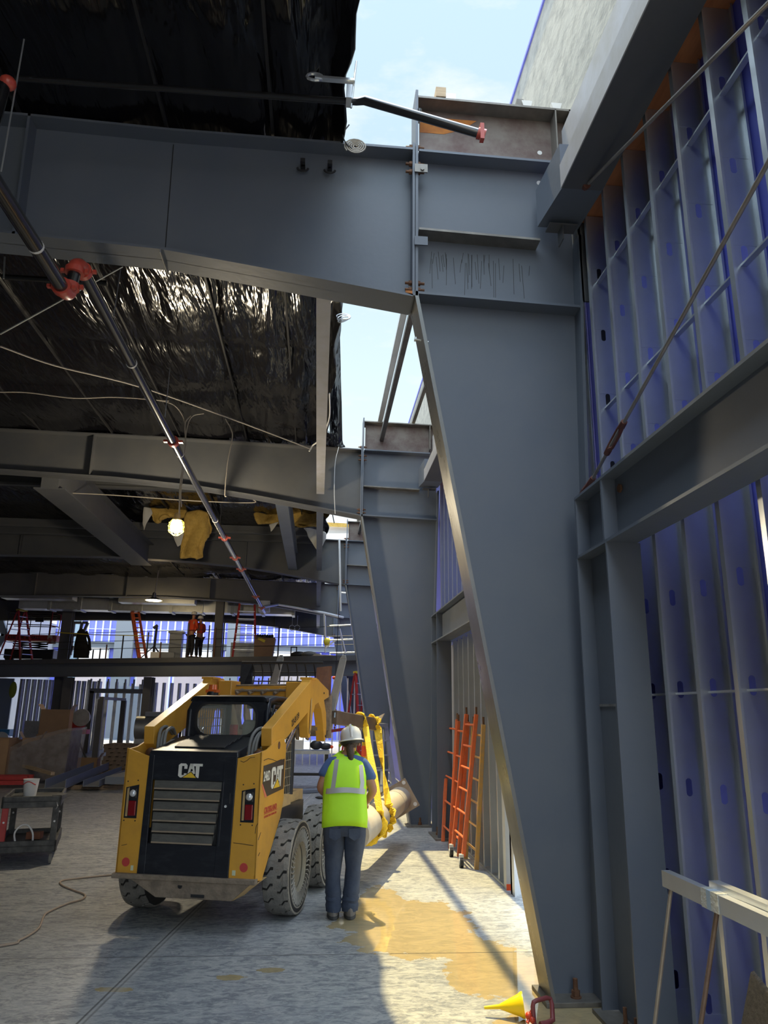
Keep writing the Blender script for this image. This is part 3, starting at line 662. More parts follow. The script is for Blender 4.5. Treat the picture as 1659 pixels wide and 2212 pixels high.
for k in range(70): a = k*.42; r = .012+.0012*k; pts.append((.16+r*math.cos(a), 5.22, 6.42-.015+r*.8*math.sin(a)))
m.tube(pts, .006, 5); tag(m.build('cable_coil', WIRE, smooth=True), 'coiled pale cable end hanging at the corner of the roof sheet above the nearest beam', 'cable')
wire('cable_tail', [(.10,5.2,6.6),(.05,5.2,6.5),(.08,5.21,6.42),(.13,5.22,6.38)], .006, BLACKR, 'black cable tail looping down to the coil at the roof sheet corner', 'cable')
for k, x in enumerate((-.28, -.05)):
    m = MB(); m.box(x-.02,x+.02,5.33,5.43,6.31,6.345); m.tube([(x+.045*math.cos(a),5.40,6.30+.028*math.sin(a)) for a in [PI*q/8+PI for q in range(9)]], .010, 6); m.cyl((x,5.38,6.31),(x,5.38,6.38),.012,n=8)
    tag(m.build('beam_clamp', BLACKR), ('left' if k == 0 else 'right')+' one of two small black clamps on the nearest roof beam', 'clamp')
for i, (px, a, b) in enumerate(((( 52,85),(2.5,370),4.5), ((261,578),(241,714),7.2), ((367,796),(354,922),9.6))):
    A = at(*px, b); B = at(*a, b)
    m = MB(); m.tube([A, B], .006, 6); tag(m.build('hanger_rod', GALV), ['bright hanger rod at the upper left corner','hanger rod just below the nearest roof beam','hanger rod above the second roof beam'][i], 'rod')
for i, (p, q, Y) in enumerate((((0,722),(265,576),6.9), ((10,555),(8,602),6.6))):
    m = MB(); m.tube([at(*p,Y), at(*q,Y)], .009, 6); tag(m.build('sway_brace', GALVD), ['slanting brace rod left of the red elbows','short hanger left of the slanting brace'][i], 'rod')
m = MB(); m.tube([at(5,598,7.4), at(232,612,7.4)], .03, 10); tag(m.build('stub_pipe', PIPE, smooth=True), 'short black stub pipe behind the red elbows', 'pipe')
wire('ceiling_cable', [at(0,748,8.6), at(120,790,9.2), at(300,835,10.0), at(500,905,11.2), at(672,970,12.6)], .012, WIRE, 'straight pale conduit slanting down to the right under the second bay of roof', 'cable')
wire('ceiling_cable', [at(0,847,11), at(60,848,11), at(160,860,11), at(250,858,11), at(365,866,11)], .010, WIRE, 'slack pale cable sagging across the second bay at the left', 'cable')
wire('ceiling_cable', [at(310,860,11), at(370,872,11.2), at(395,900,11.4), at(400,930,11.4)], .009, WIRE, 'pale cable curling down to the lamp drop', 'cable')
wire('lamp_drop_cable', [at(412,898,11.4), at(400,915,11.4), at(401,960,11.4), at(395,1010,11.4), at(389,1050,11.4), at(387,1118,11.4)], .012, WIRE, 'cable drop carrying the caged work lamp', 'cable')
wire('lamp_drop_cable', [at(440,893,11.4), at(415,900,11.4), at(403,930,11.4), at(398,1000,11.4), at(391,1060,11.4), at(392,1095,11.4)], .008, WIRE, 'thinner cable twisted beside the lamp drop', 'cable')
wire('ceiling_cable', [at(487,905,11.6), at(498,925,11.6), at(502,945,11.6), at(492,1000,11.6), at(486,1065,11.6), at(489,1073,11.6)], .009, WIRE, 'loose pale cable hanging right of the lamp drop', 'cable')
wire('ceiling_cable', [at(152,1065,14), at(250,1070,14), at(420,1082,14), at(543,1086,14), at(546,1078,14)], .010, WIRE, 'pale cable strung under the second roof beam', 'cable')
wire('edge_cable', [at(712,850,10), at(712,900,10.5), at(700,935,11), at(685,955,11.3), at(676,962,11.5), at(668,975,11.5)], .012, WPLAS, 'white cable kinked round the lower end of the roof edge beam', 'cable')
wire('edge_cable', [at(732,965,12.6), at(724,1000,12.6), at(722,1060,12.6), at(724,1110,12.6)], .006, WPLAS, 'thin white string hanging before the second roof beam near its column', 'cable')
wire('edge_cable', [at(716,1100,15), at(722,1130,15)], .01, BLACKR, 'short black cable end under the second roof beam', 'cable')
t = thing('banding_coil', 'loop of loose metal banding hanging from the black sheet against the sky', 'banding', at(742,685,8))
m = MB()
for k in range(3):
    c = at(742,684+3*k,8); m.tube([c+Vector((.085*math.cos(a)*(1-.12*k), .03*math.sin(a), .055*math.sin(a+.3*k))) for a in [2*PI*q/20 for q in range(21)]], .007, 5)
m.build('band', GALV, t, world=True)
def cage_lamp(c, s, label, mt):
    t = thing('work_lamp', label, 'lamp', c)
    m = MB(); m.lathe([(.02*s,.20*s),(.045*s,.17*s),(.05*s,.10*s),(.065*s,.09*s)], 14, Matrix.Translation(c)); m.build('socket', YELD, t, world=True, smooth=True)
    m = MB(); m.lathe([(.01,.09*s),(.07*s,.07*s),(.085*s,0),(.075*s,-.07*s),(.01,-.10*s)], 16, Matrix.Translation(c)); m.build('bulb', mt, t, world=True, smooth=True)
    m = MB()
    for k in range(8):
        a = 2*PI*k/8; m.tube([Vector(c)+Vector((r*s*math.cos(a), r*s*math.sin(a), z*s)) for r, z in ((.06,.10),(.10,.06),(.11,0),(.10,-.08),(.03,-.13))], .004*s, 5)
    for z, r in ((.05,.105),(0,.112),(-.06,.105)):
        m.tube([Vector(c)+Vector((r*s*math.cos(2*PI*k/16), r*s*math.sin(2*PI*k/16), z*s)) for k in range(17)], .004*s, 5)
    m.build('wire_cage', YTAPE, t, world=True)
    l = bpy.data.lights.new('lamp_glow', 'POINT'); l.energy = 230*s; l.color = (1,.85,.6); l.shadow_soft_size = .15
    lo = bpy.data.objects.new('lamp_glow', l); COL.objects.link(lo); lo.parent = t; lo.location = (0,0,-.25*s)
    return t
cage_lamp(at(381,1137,11.4), 1.1, 'caged work lamp shining beside the yellow insulation', BULB)
c = at(332,1297,27)
t = thing('high_bay_lamp', 'small round lamp shining above the duct in the distance', 'lamp', c)
m = MB(); m.lathe([(.02,.3),(.06,.26),(.08,.12),(.28,.02),(.30,0)], 18, Matrix.Translation(c)); m.build('shade', GALVD, t, world=True, smooth=True)
m = MB(); m.lathe([(.005,-.01),(.26,-.012),(.26,.01)], 18, Matrix.Translation(c)); m.build('lens', LEDL, t, world=True)
l = bpy.data.lights.new('lamp_glow', 'POINT'); l.energy = 60; l.color = (1,.75,.4); l.shadow_soft_size = .2
lo = bpy.data.objects.new('lamp_glow', l); COL.objects.link(lo); lo.parent = t; lo.location = (0,0,-.2)
wire('lamp_drop_cable', [at(346,1212,26.8), at(343,1230,26.8), at(338,1260,26.8), at(333,1290,26.9)], .018, WIRE, 'cable holding the distant round lamp', 'cable')
for i, (p, q) in enumerate((((459,1075),(458,1300)),((481,1000),(480,1150)))):
    m = MB(); m.tube([at(p[0]+22,p[1],16), at(p[0]+12,p[1]+90,16)], .012, 6); tag(m.build('hanger_rod', BLACKR), ['left','right'][i]+' thin dark hanger behind the sprinkler main in the third bay', 'rod')

# torn insulation hanging in the third bay
def rag(name, outline, Y, mt, label, th=.06, amp=.10, seed=1):
    """a hanging torn sheet from an outline in photo pixels at depth Y, given real thickness and folds"""
    pts = [at(x, y, Y) for x, y in outline]
    bm = bmesh.new(); vs = [bm.verts.new(p) for p in pts]; f = bm.faces.new(vs)
    bmesh.ops.triangulate(bm, faces=[f]); bmesh.ops.subdivide_edges(bm, edges=bm.edges[:], cuts=3, use_grid_fill=True)
    for v in bm.verts:
        v.co.y += amp*(noise.noise(Vector((v.co.x*3.1+seed, v.co.z*2.3, seed)))*2); v.co.x += .03*noise.noise(Vector((v.co.z*9, seed, 1))); v.co.z += .03*noise.noise(Vector((v.co.x*9, seed, 5)))
    me = bpy.data.meshes.new(name); bm.to_mesh(me); bm.free(); me.materials.append(mt)
    me.polygons.foreach_set('use_smooth', [True]*len(me.polygons))
    o = bpy.data.objects.new(name, me); COL.objects.link(o); md = o.modifiers.new('s','SOLIDIFY'); md.thickness = th; md.offset = 0
    md = o.modifiers.new('u','SUBSURF'); md.levels = 1; md.render_levels = 1
    return tag(o, label, 'insulation')
rag('insulation_batt', [(403,1105),(430,1100),(448,1105),(452,1125),(458,1138),(450,1150),(448,1165),(438,1180),(436,1205),(425,1210),(405,1207),(388,1208),(392,1185),(400,1165),(402,1140)], 18, YWOOL, 'torn yellow insulation strip hanging lowest, right of the caged lamp', .14, .14, 3)
rag('insulation_batt', [(325,1097),(405,1099),(402,1118),(385,1122),(370,1116),(352,1118),(345,1128),(338,1130),(332,1118),(326,1108)], 18.2, YWOOL, 'torn yellow insulation bunched above and left of the caged lamp', .16, .14, 5)
rag('insulation_batt', [(548,1108),(603,1110),(612,1118),(613,1130),(598,1133),(575,1130),(556,1133),(550,1120)], 18.3, YWOOL, 'yellow insulation strip left of the slanting grey cross beam', .14, .10, 8)
rag('insulation_batt', [(627,1095),(695,1105),(696,1125),(692,1140),(670,1138),(650,1134),(632,1134)], 18.3, YWOOL, 'yellow insulation panel right of the slanting grey cross beam', .14, .08, 9)
rag('paper_facing', [(311,1096),(326,1097),(330,1110),(322,1122),(315,1135),(312,1148),(308,1130)], 18, PAPER, 'white paper flap hanging at the left end of the torn insulation', .01, .08, 2)
rag('paper_facing', [(372,1152),(398,1148),(392,1178),(384,1182),(378,1168)], 17.8, PAPER, 'white paper flap under the caged lamp', .01, .05, 4)
rag('paper_facing', [(656,1140),(690,1142),(703,1150),(706,1162),(700,1172),(692,1188),(684,1186),(672,1168),(662,1152)], 17.9, PAPER, 'white paper flap draped down near the roof edge beam', .01, .12, 6)
rag('paper_facing', [(581,1133),(604,1128),(585,1150)], 18, PAPER, 'small white paper flap left of the slanting cross beam', .01, .04, 7)
m = MB(); m.hexa([at(700,1152,22),at(757,1152,22),at(757,1152,22.4),at(700,1152,22.4),at(700,1132,22),at(757,1137,22),at(757,1137,22.4),at(700,1132,22.4)]); tag(m.build('lap_siding', WPLAS), 'white lapped panel seen in the sky gap beyond the second roof beam', 'panel')
m = MB(); m.hexa([at(700,1137,21.8),at(756,1139,21.8),at(756,1139,21.9),at(700,1137,21.9),at(700,1128,21.8),at(756,1131,21.8),at(756,1131,21.9),at(700,1128,21.9)]); tag(m.build('insulation_strip', YWOOL), 'thin yellow insulation strip over the white lapped panel', 'insulation')
# slack black sheet edge hanging beside the roof edge beam
rag('sheet_flap', [(722,650),(741,652),(736,690),(735,725),(726,760),(718,790),(717,860),(712,900),(722,925),(740,955),(746,965),(722,967),(712,960),(712,800)], 10.6, MEMB, 'ragged black edge of the roof sheet hanging against the sky', .01, .05, 11)

# conduits and ducts in the distance
m = MB()
A = at(0,1305,31); 
t = thing('duct', 'long galvanised duct under the far roof, lit by the small lamp', 'duct', at(300,1310,31))
for k in range(9):
    xa = 40+66*k; m = MB(); p = at(xa,1310,31); q = at(xa+63,1310,31); m.box(p.x, q.x, 31, 31.7, 5.66, 6.12); m.build('duct_section', GALVD if k % 2 else GALV, t, world=True)
    m = MB(); m.box(q.x, q.x+.12, 30.95, 31.75, 5.62, 6.16); m.build('duct_flange', GALVD, t, world=True)
m = MB(); p = at(0,1302,29.5); q = at(155,1302,29.5); m.box(p.x, q.x, 29.5, 30.1, 5.85, 6.2); m.box(at(255,1302,29.5).x, at(420,1302,29.5).x, 29.5,30.1, 5.80,6.0); tag(m.build('duct', GALV), 'shorter nearer duct at the far left under the roof', 'duct')
m = MB(); m.tube([at(565,1312,25.5), at(600,1306,27), at(700,1324,27.8), at(742,1334,28)], .05, 8); tag(m.build('conduit', GALV, smooth=True), 'white conduit along the bottom of the fourth roof beam', 'conduit')
m = MB(); m.box(*(lambda a: (a.x-.18, a.x+.22, a.y-.15, a.y+.15, a.z-.2, a.z+.2))(at(570,1310,27))); tag(m.build('junction_box', WPLAS, bevel=.02), 'pale box where the sprinkler main ends in the distance', 'box')
for i, (px, y0, y1, Y) in enumerate(((733,1165,1320,20.3),(700,1325,1410,27.8))):
    m = MB(); m.tube([at(px,y0,Y), at(px+3,y1,Y)], .03, 8); tag(m.build('conduit', WPLAS, smooth=True), ['white upright conduit on the third roof beam','white upright conduit over the mezzanine edge'][i], 'conduit')

# ================================================================== THINGS ON THE FLOOR, NEAR
def floor_cord():
    p = [(-3.4,6.2),(-2.41,6.72),(-2.31,6.87),(-2.28,7.18),(-2.36,7.54),(-2.38,7.72),(-2.31,8.03),(-2.22,8.2),(-2.25,8.39),(-2.42,8.59),(-2.6,8.81),(-2.68,9.0),(-2.6,9.12),(-2.23,9.32),(-1.7,9.6)]
    wire('power_cord', [(x,y,.010) for x,y in p], .009, CORD, 'tan extension cord snaking over the slab left of the loader', 'cord', None, 8, 8)
floor_cord()
# funnel and maroon-handled tool beside the near column foot
t = thing('funnel', 'yellow funnel with orange mouth lying on the sunlit floor by the column foot', 'funnel', (1.27,5.17,0))
M_ = Matrix.Translation((1.36,5.10,.085)) @ Matrix.Rotation(math.radians(-68),4,'Z') @ Matrix.Rotation(math.radians(-84),4,'X')
R_ = Matrix.Translation((1.34,5.12,.078)) @ Vector((-1,.22,-.12)).to_track_quat('Z','Y').to_matrix().to_4x4()
m = MB(); m.lathe([(.072,0),(.072,.012),(.060,.03),(.022,.13),(.014,.15),(.009,.245),(.006,.245),(.011,.15),(.019,.13),(.056,.03),(.068,.0)], 28, R_); m.build('cone', mat('yellow_funnel_plastic',(.85,.62,.01),.35), t, smooth=True, world=True)
m = MB(); m.lathe([(.0702,.001),(.066,.018),(.02,.11),(.002,.12)], 28, R_); m.build('mouth', mat('orange_funnel_inside',(.85,.27,.01),.4), t, smooth=True, world=True)
t = thing('handle_tool', 'maroon D-handled tool with red fitting beside the yellow funnel', 'tool', (1.46,5.06,0))
m = MB(); m.tube([(1.375,5.02,.0),(1.372,5.03,.10),(1.378,5.03,.122),(1.40,5.035,.13),(1.47,5.06,.135),(1.495,5.07,.125),(1.50,5.06,.10),(1.49,5.02,.03),(1.44,4.99,.02),(1.40,4.98,.02)], [.014,.014,.014,.013,.013,.014,.014,.016,.018,.018], 10); m.build('handle', MAROON, t, smooth=True, world=True)
m = MB(); m.ball((1.345,5.03,.05),.022); m.ball((1.36,5.01,.035),.018); m.cyl((1.33,5.01,.02),(1.37,5.05,.07),.01,n=8); m.build('fitting', mat('red_fitting',(.5,.05,.02),.4), t, smooth=True, world=True)

# ladder frames leaning on the studs
def ladder_frame(label, yb0, yb1, xb, yt0, yt1, xt, h, mt, nr, casters=False, tip=True):
    t = thing('ladder_frame', label, 'ladder frame', (xb, (yb0+yb1)/2, 0))
    z0 = .12 if casters else 0
    def P(s, f): return Vector((xb+(xt-xb)*f, (yb0+(yt0-yb0)*f) if s == 0 else (yb1+(yt1-yb1)*f), z0+(h-z0)*f))
    for s in (0, 1):
        m = MB(); m.bar(P(s,0), P(s,1), .045, .05, (1,0,0)); m.build('side_rail', mt, t, world=True, bevel=.005)
        if tip: m = MB(); m.tube([P(s,1), P(s,1)+Vector((0,0,.09))], .014, 8); m.build('coupling_pin', RUSTD, t, world=True)
        if casters:
            m = MB(); c = P(s,0)+Vector((-.03,-.02,-.06)); m.cyl(c+Vector((-.02,0,0)), c+Vector((.02,0,0)), .062, n=18); cc = m.build('caster_wheel', BLACKR, t, world=True, smooth=True)
            m = MB(); m.bar(P(s,0)+Vector((-.03,-.02,.03)), P(s,0)+Vector((-.03,-.02,-.06)), .06, .05); m.cyl(c+Vector((-.022,0,0)), c+Vector((-.03,0,0)), .035); m.build('caster_bracket', WPLAS, t, world=True)
    for k in range(nr):
        f = .12+.80*k/(nr-1); m = MB(); m.tube([P(0,f), P(1,f)], .014, 8); m.build('rung', mt, t, world=True)
    return t
ladder_frame('orange ladder frame nearest the second column', 11.55, 10.95, 1.90, 11.9, 11.15, 2.06, 1.72, ORANGE, 5)
ladder_frame('orange ladder frame second from the second column, partly hidden', 11.0, 10.40, 1.92, 11.05, 10.35, 2.06, 1.70, ORANGE, 5)
ladder_frame('taller orange ladder frame on two casters', 10.42, 9.72, 1.85, 10.35, 9.70, 2.04, 1.80, ORANGE, 6, True)
ladder_frame('worn ochre ladder frame behind the one on casters', 10.25, 9.58, 1.98, 10.0, 9.40, 2.065, 1.68, OCHRE, 6)

# utility cart at the left edge
def cart():
    t = thing('utility_cart', 'black two-shelf utility cart at the left edge', 'cart', (-3.53, 10.42, 0), .25)
    L_, W_ = .52, .56   # half sizes: x, y
    L_ = .33; W_ = .52
    for z, nm in ((.70,'top_tray'),(.20,'bottom_tray')):
        m = MB(); m.box(-L_,L_,-W_,W_,z,z+.02).box(-L_,L_,-W_,-W_+.03,z-.06,z+.07).box(-L_,L_,W_-.03,W_,z-.06,z+.07).box(-L_,-L_+.03,-W_,W_,z-.06,z+.07).box(L_-.03,L_,-W_,W_,z-.06,z+.07); m.build(nm, CARTM, t, bevel=.006)
    for k, (sx, sy) in enumerate(((-1,-1),(1,-1),(1,1),(-1,1))):
        m = MB(); x, y = sx*(L_-.05), sy*(W_-.05); m.box(x-.035,x+.035,y-.035,y+.035,.14,.72); m.build('leg', RED if k == 0 else CARTM, t, bevel=.006)
        m = MB(); m.cyl((x-.015,y,.06),(x+.015,y,.06),.06,n=18); m.build('caster', TYRE, t, smooth=True)
        m = MB(); m.cyl((x,y-.036,.48),(x,y-.037,.48),.012,n=10); m.build('rivet', WPLAS, t)
    m = MB(); m.tube([(L_-.05,-W_,.70),(L_-.03,-W_-.05,.66),(L_-.05,-W_,.62)], .006, 6); m.build('hook', GALV, t)
    return t
CARTM = mat('dusty_black_cart_plastic', (.028,.028,.03), .6, 0, (.12,.12,.11), 8, .8)
cart()
t = thing('bucket', 'white plastic bucket with red print on the top tray of the cart', 'bucket', (-3.62,10.45,.72))
m = MB(); m.lathe([(.075,0),(.095,.20),(.10,.205),(.088,.205),(.07,.01),(.001,.01)], 22); m.build('pail', WPLAS, t, smooth=True)
m = MB(); m.lathe([(.0855,.08),(.0915,.15)], 22); 
m = MB(); m.tube([(.097*math.cos(a),.097*math.sin(a),.16+.02*math.sin(3*a)) for a in [PI*1.1+PI*.7*k/8 for k in range(9)]], .006, 5); m.build('bail_handle', REDSTK, t)
m = MB(); m.box(-3.52,-3.38,10.0,10.10,.725,.732); tag(m.build('yellow_card', YTAPE), 'yellow strip lying on the cart top', 'card')
m = MB(); m.box(-3.20,-3.08,10.0,10.22,.725,.78); tag(m.build('tool_case', CARTM, bevel=.01), 'low dark case on the cart top beside the bucket', 'case')
wire('hose_loop', [(-3.56,10.0,.23),(-3.59,10.02,.34),(-3.54,10.05,.42),(-3.46,10.06,.425),(-3.39,10.05,.34),(-3.36,10.0,.23)], .011, WPLAS, 'white hose loop standing on the lower tray of the cart', 'hose', None, 8)
m = MB(); m.box(-3.55,-3.38,10.3,10.42,.23,.31); tag(m.build('brick', mat('red_brown_brick',(.22,.09,.05),.9)), 'brown brick on the lower tray of the cart', 'brick')

# long material lying beyond the cart
def channel(a, b, w, h, label, mt=None):
    a = Vector(a); b = Vector(b); d = (b-a).normalized(); r = d.cross(Vector((0,0,1))).normalized(); u = Vector((0,0,1))
    m = MB()
    m.bar(a+u*.01, b+u*.01, w, .012); m.bar(a+r*w/2+u*h/2, b+r*w/2+u*h/2, .012, h); m.bar(a-r*w/2+u*h/2, b-r*w/2+u*h/2, .012, h)
    return tag(m.build('steel_channel', mt or CHAN), label, 'steel channel')
CHAN = mat('grey_blue_channel_paint', (.17,.20,.25), .55)
channel((-5.62,17.7,.10), (-6.15,23.2,.10), .42, .20, 'open grey steel channel on the floor, left one', )
channel((-5.0,18.2,.10), (-5.25,22.6,.10), .34, .14, 'open grey steel channel on the floor, middle one')
m = MB(); m.bar((-4.55,18.4,.22),(-4.35,22.4,.22),.42,.16); tag(m.build('steel_channel', CHAN), 'grey steel channel lying flat side up on the floor, right one', 'steel channel')
for i, (a, b) in enumerate((((-5.9,18.6,.05),(-3.9,18.7,.05)),((-6.0,22.0,.05),(-4.2,21.7,.05)))):
    m = MB(); m.bar(a, b, .10, .09); tag(m.build('timber_bearer', OLDWOOD), ['near','far'][i]+' dark timber bearer under the grey channels', 'timber')
m = MB(); m.bar((-8.6,21.4,.55),(-6.25,19.4,.28),.10,.07); tag(m.build('timber_pole', PALE), 'tan pole slanting over the pile behind the cart', 'pole')
for i in range(4):
    m = MB(); m.bar((-9.0,18.6+.18*i,.12+.09*(i % 2)),(-6.7,18.9+.18*i,.12+.09*(i % 2)),.11,.09); tag(m.build('red_beam', RED), f'red steel length in the pile behind the cart, {ordn(i)} from the front', 'steel length')
# cartons
def carton(label, c, sx, sy, sz, rz=0, flaps=True, mt=None):
    t = thing('cardboard_box', label, 'box', c, rz); mt = mt or CARD
    m = MB(); m.box(-sx/2,sx/2,-sy/2,sy/2,0,.01); 
    for a in ((-sx/2,-sx/2+.008,-sy/2,sy/2),(sx/2-.008,sx/2,-sy/2,sy/2),(-sx/2,sx/2,-sy/2,-sy/2+.008),(-sx/2,sx/2,sy/2-.008,sy/2)): m.box(*a,0,sz)
    m.build('carton', mt, t)
    if flaps:
        for s in (-1, 1):
            m = MB(); m.hexa([(s*sx/2,-sy/2,sz),(s*(sx/2+.005),-sy/2,sz),(s*(sx/2+.005),sy/2,sz),(s*sx/2,sy/2,sz),(s*(sx/2+.10),-sy/2,sz+.16),(s*(sx/2+.105),-sy/2,sz+.16),(s*(sx/2+.105),sy/2,sz+.16),(s*(sx/2+.1),sy/2,sz+.16)]); m.build('flap', CARDL, t)
    return t
carton('large cardboard box at the left edge behind the cart', (-8.1,20.3,0), 1.0,.8,1.05, .1, False)
carton('small carton on top of the large box at the left edge', (-7.35,20.9,.62), .42,.4,.42, .2)
carton('lower box of the stack right of the plastic-wrapped bundle', (-8.2,25.2,0), .9,.8,1.0, .1, False)
carton('open upper box of the stack right of the plastic-wrapped bundle', (-8.2,25.2,1.0), .85,.75,.75, .15)
carton('wide brown box behind the plastic-wrapped bundle', (-9.6,24.5,0), 1.2,.8,.85, 0, False)
carton('small open box on the floor by the pallet', (-6.9,24.3,0), .75,.6,.34, .1)
t = thing('wrapped_bundle', 'bundle wrapped in clear crinkled plastic standing on the floor', 'bundle', (-7.0,20.8,0))
m = MB(); m.prism([(-8.0,.08),(-6.25,.05),(-6.2,1.25),(-7.2,.95),(-7.9,.55)], 'y', 20.2, 21.2); m.build('contents', mat('dark_bundle_contents',(.08,.06,.05),.9,0,(.25,.22,.2),5,.8), t, world=True)
m = MB(); m.prism([(-8.1,.0),(-6.20,.0),(-6.12,1.32),(-6.4,1.28),(-7.2,1.05),(-7.95,.65)], 'y', 20.1, 21.3)
wrapm = mat('clear_plastic_film', (.55,.52,.52), .18, 0, (.22,.19,.19), 9, .9, 1.0, 14, alpha=.32); m.build('plastic_film', wrapm, t, world=True)
# pallets
def pallet(c, label, rz=0):
    t = thing('pallet', label, 'pallet', c, rz)
    for k in range(3): m = MB(); m.box(-.6,.6,-.5+.45*k,-.42+.45*k,0,.09); m.build('stringer', OLDWOOD, t)
    for k in range(6): m = MB(); m.box(-.6+.21*k,-.47+.21*k,-.52,.52,.09,.112); m.build('deck_board', OLDWOOD, t)
    return t
for k in range(7): pallet((-5.55+.06*math.sin(k*2),23.9,.0+.113*k), f'weathered pallet left of the loader, {ordn(k)} from the bottom of its stack', .05*math.sin(k*3))
m = MB(); m.box(-6.3,-4.9,22.3,22.5,0,.07); tag(m.build('orange_board', OCHRE), 'orange-brown board on the floor in front of the pallets', 'board')
# red chop saw on a tripod stand
t = thing('saw_stand', 'red and grey saw on a tripod stand behind the small open box', 'saw', (-7.9,26.3,0))
m = MB(); m.ball((-7.9,26.3,1.35),.32,.2,.28); m.box(-8.3,-7.5,26.1,26.5,.98,1.12); m.build('saw_body', RED, t, smooth=True, world=True)
m = MB(); m.cyl((-7.7,26.1,1.5),(-7.7,26.02,1.5),.28,n=20); m.build('blade_guard', GALVD, t, world=True)
for a in (0, 2.1, 4.2):
    m = MB(); m.tube([(-7.9,26.3,.98),(-7.9+.55*math.cos(a),26.3+.5*math.sin(a),0)], .03, 8); m.build('leg', RED if a else BLACKR, t, world=True)
# freestanding dark steel door frame
t = thing('door_frame', 'dark freestanding steel door frame behind the pallets', 'door frame', (-8.2,29.3,0))
A, B = Vector((-7.85,28.4,0)), Vector((-8.85,35.5,0)); B = at(258,1612,32.5); A = at(205,1640,28.5)
for p in (A, B):
    m = MB(); m.box(p.x-.10,p.x+.10,p.y-.08,p.y+.08,0,2.12); m.build('jamb', STEELD, t, world=True)
m = MB(); m.bar((A.x,A.y,2.16),(B.x,B.y,2.16),.16,.10); m.build('head', STEELD, t, world=True)
for p in (A, B): pass

# stuff right of the loader, seen beside the worker
t = thing('tool_table', 'dark work table with a saw on it, seen between the loader and the worker', 'table', (-.15,19.2,0))
m = MB(); m.box(-.62,.35,18.9,19.6,.80,.88); m.build('table_top', GALVD, t, world=True)
for x, y in ((-.55,18.95),(.28,18.95),(-.55,19.5),(.28,19.5)): m = MB(); m.box(x-.04,x+.04,y-.04,y+.04,.06,.8); m.build('leg', BLACKR, t, world=True); m = MB(); m.cyl((x-.02,y,.05),(x+.02,y,.05),.05,n=12); m.build('caster', WPLAS, t, world=True)
m = MB(); m.box(-.60,.30,19.0,19.1,.30,.36); m.build('brace', BLACKR, t, world=True)
t = thing('table_saw_head', 'black power tool with orange knob lying on the dark work table', 'tool', (.12,19.2,.88))
m = MB(); m.ball((.02,19.2,1.0),.16,.12,.11); m.ball((.25,19.2,.97),.15,.1,.08); m.build('tool_body', BLACKR, t, smooth=True, world=True)
m = MB(); m.ball((.40,19.15,.96),.04); m.build('knob', ORNG2, t, world=True)
m = MB(); m.box(-.62,-.30,18.8,18.95,.92,1.12); tag(m.build('parts_box', WPLAS), 'white box at the left end of the dark work table', 'box')
t = thing('tape_rail', 'red caution tape strung across the stud wall behind the worker', 'tape', (.2,27,1))
m = MB(); m.bar((-1.6,26.9,.85),(1.3,26.9,1.25),.01,.10); m.build('tape', RED, t, world=True)
for k in range(14):
    m = MB(); x = -1.7+.25*k; m.box(x,x+.04,27,27.1,0,2.95); tag(m.build('partition_stud', GALV), f'slim partition stud under the mezzanine behind the worker, {ordn(k)} from the left', 'stud', 'partition studs behind the worker')
m = MB(); m.bar((-1.2,17.6,.04),(1.4,19.0,.04),.35,.06); tag(m.build('floor_plate', CHAN), 'grey-blue steel plate lying on the floor behind the loader wheels', 'plate')
m = MB(); m.ball((.15,16.9,.03),.12,.05,.03); tag(m.build('rag', BLACKR, smooth=True), 'dark scrap of cloth on the floor left of the worker', 'cloth')
m = MB(); m.hexa([(.1,14.0,.0),(.6,13.9,.0),(.7,14.4,.0),(.2,14.5,0),(.2,14.1,.05),(.55,14.1,.09),(.6,14.3,.05),(.25,14.35,.07)]); tag(m.build('plastic_sheet', LBLUE), 'scrap of grey-blue plastic on the floor left of the worker', 'plastic')
def stepladder(label, cx, cy, z, h, w, spread, mt, capm, n=7, rz=0, cat='stepladder'):
    t = thing('stepladder', label, cat, (cx, cy, z), rz)
    for s in (-1, 1):
        m = MB(); m.bar((s*w/2,-spread/2,0),(s*w/2*.62,-.03,h),.05,.08,(1,0,0)); m.build('front_rail', mt, t)
        m = MB(); m.bar((s*w/2*1.0,spread/2,0),(s*w/2*.6,.05,h-.06),.04,.05,(1,0,0)); m.build('rear_rail', mt, t)
    for k in range(1, n+1):
        f = k/(n+1); ww = w*(1-.38*f)
        m = MB(); m.box(-ww/2,ww/2,-spread/2*(1-f)-.06,-spread/2*(1-f)+.05,h*f-.012,h*f+.012); m.build('step', GALV, t)
    for k in range(1, n, 2):
        f = k/(n+1); m = MB(); m.bar((-w/2*(1-.38*f),spread/2*(1-f),h*f),(w/2*(1-.38*f),spread/2*(1-f),h*f),.03,.03); m.build('rear_brace', GALVD, t)
    m = MB(); m.box(-w*.34,w*.34,-.12,.10,h-.02,h+.05); m.build('top_cap', capm, t)
    return t
stepladder('red fibreglass stepladder standing behind the hanging slings', 1.35, 24.2, 0, 3.0, .62, 1.3, RED, YTAPE, 8, .5)
stepladder('white-stepped ladder close behind the yellow slings', 1.16, 14.6, 0, 1.55, .5, .9, GALV, GALVD, 5, .3)

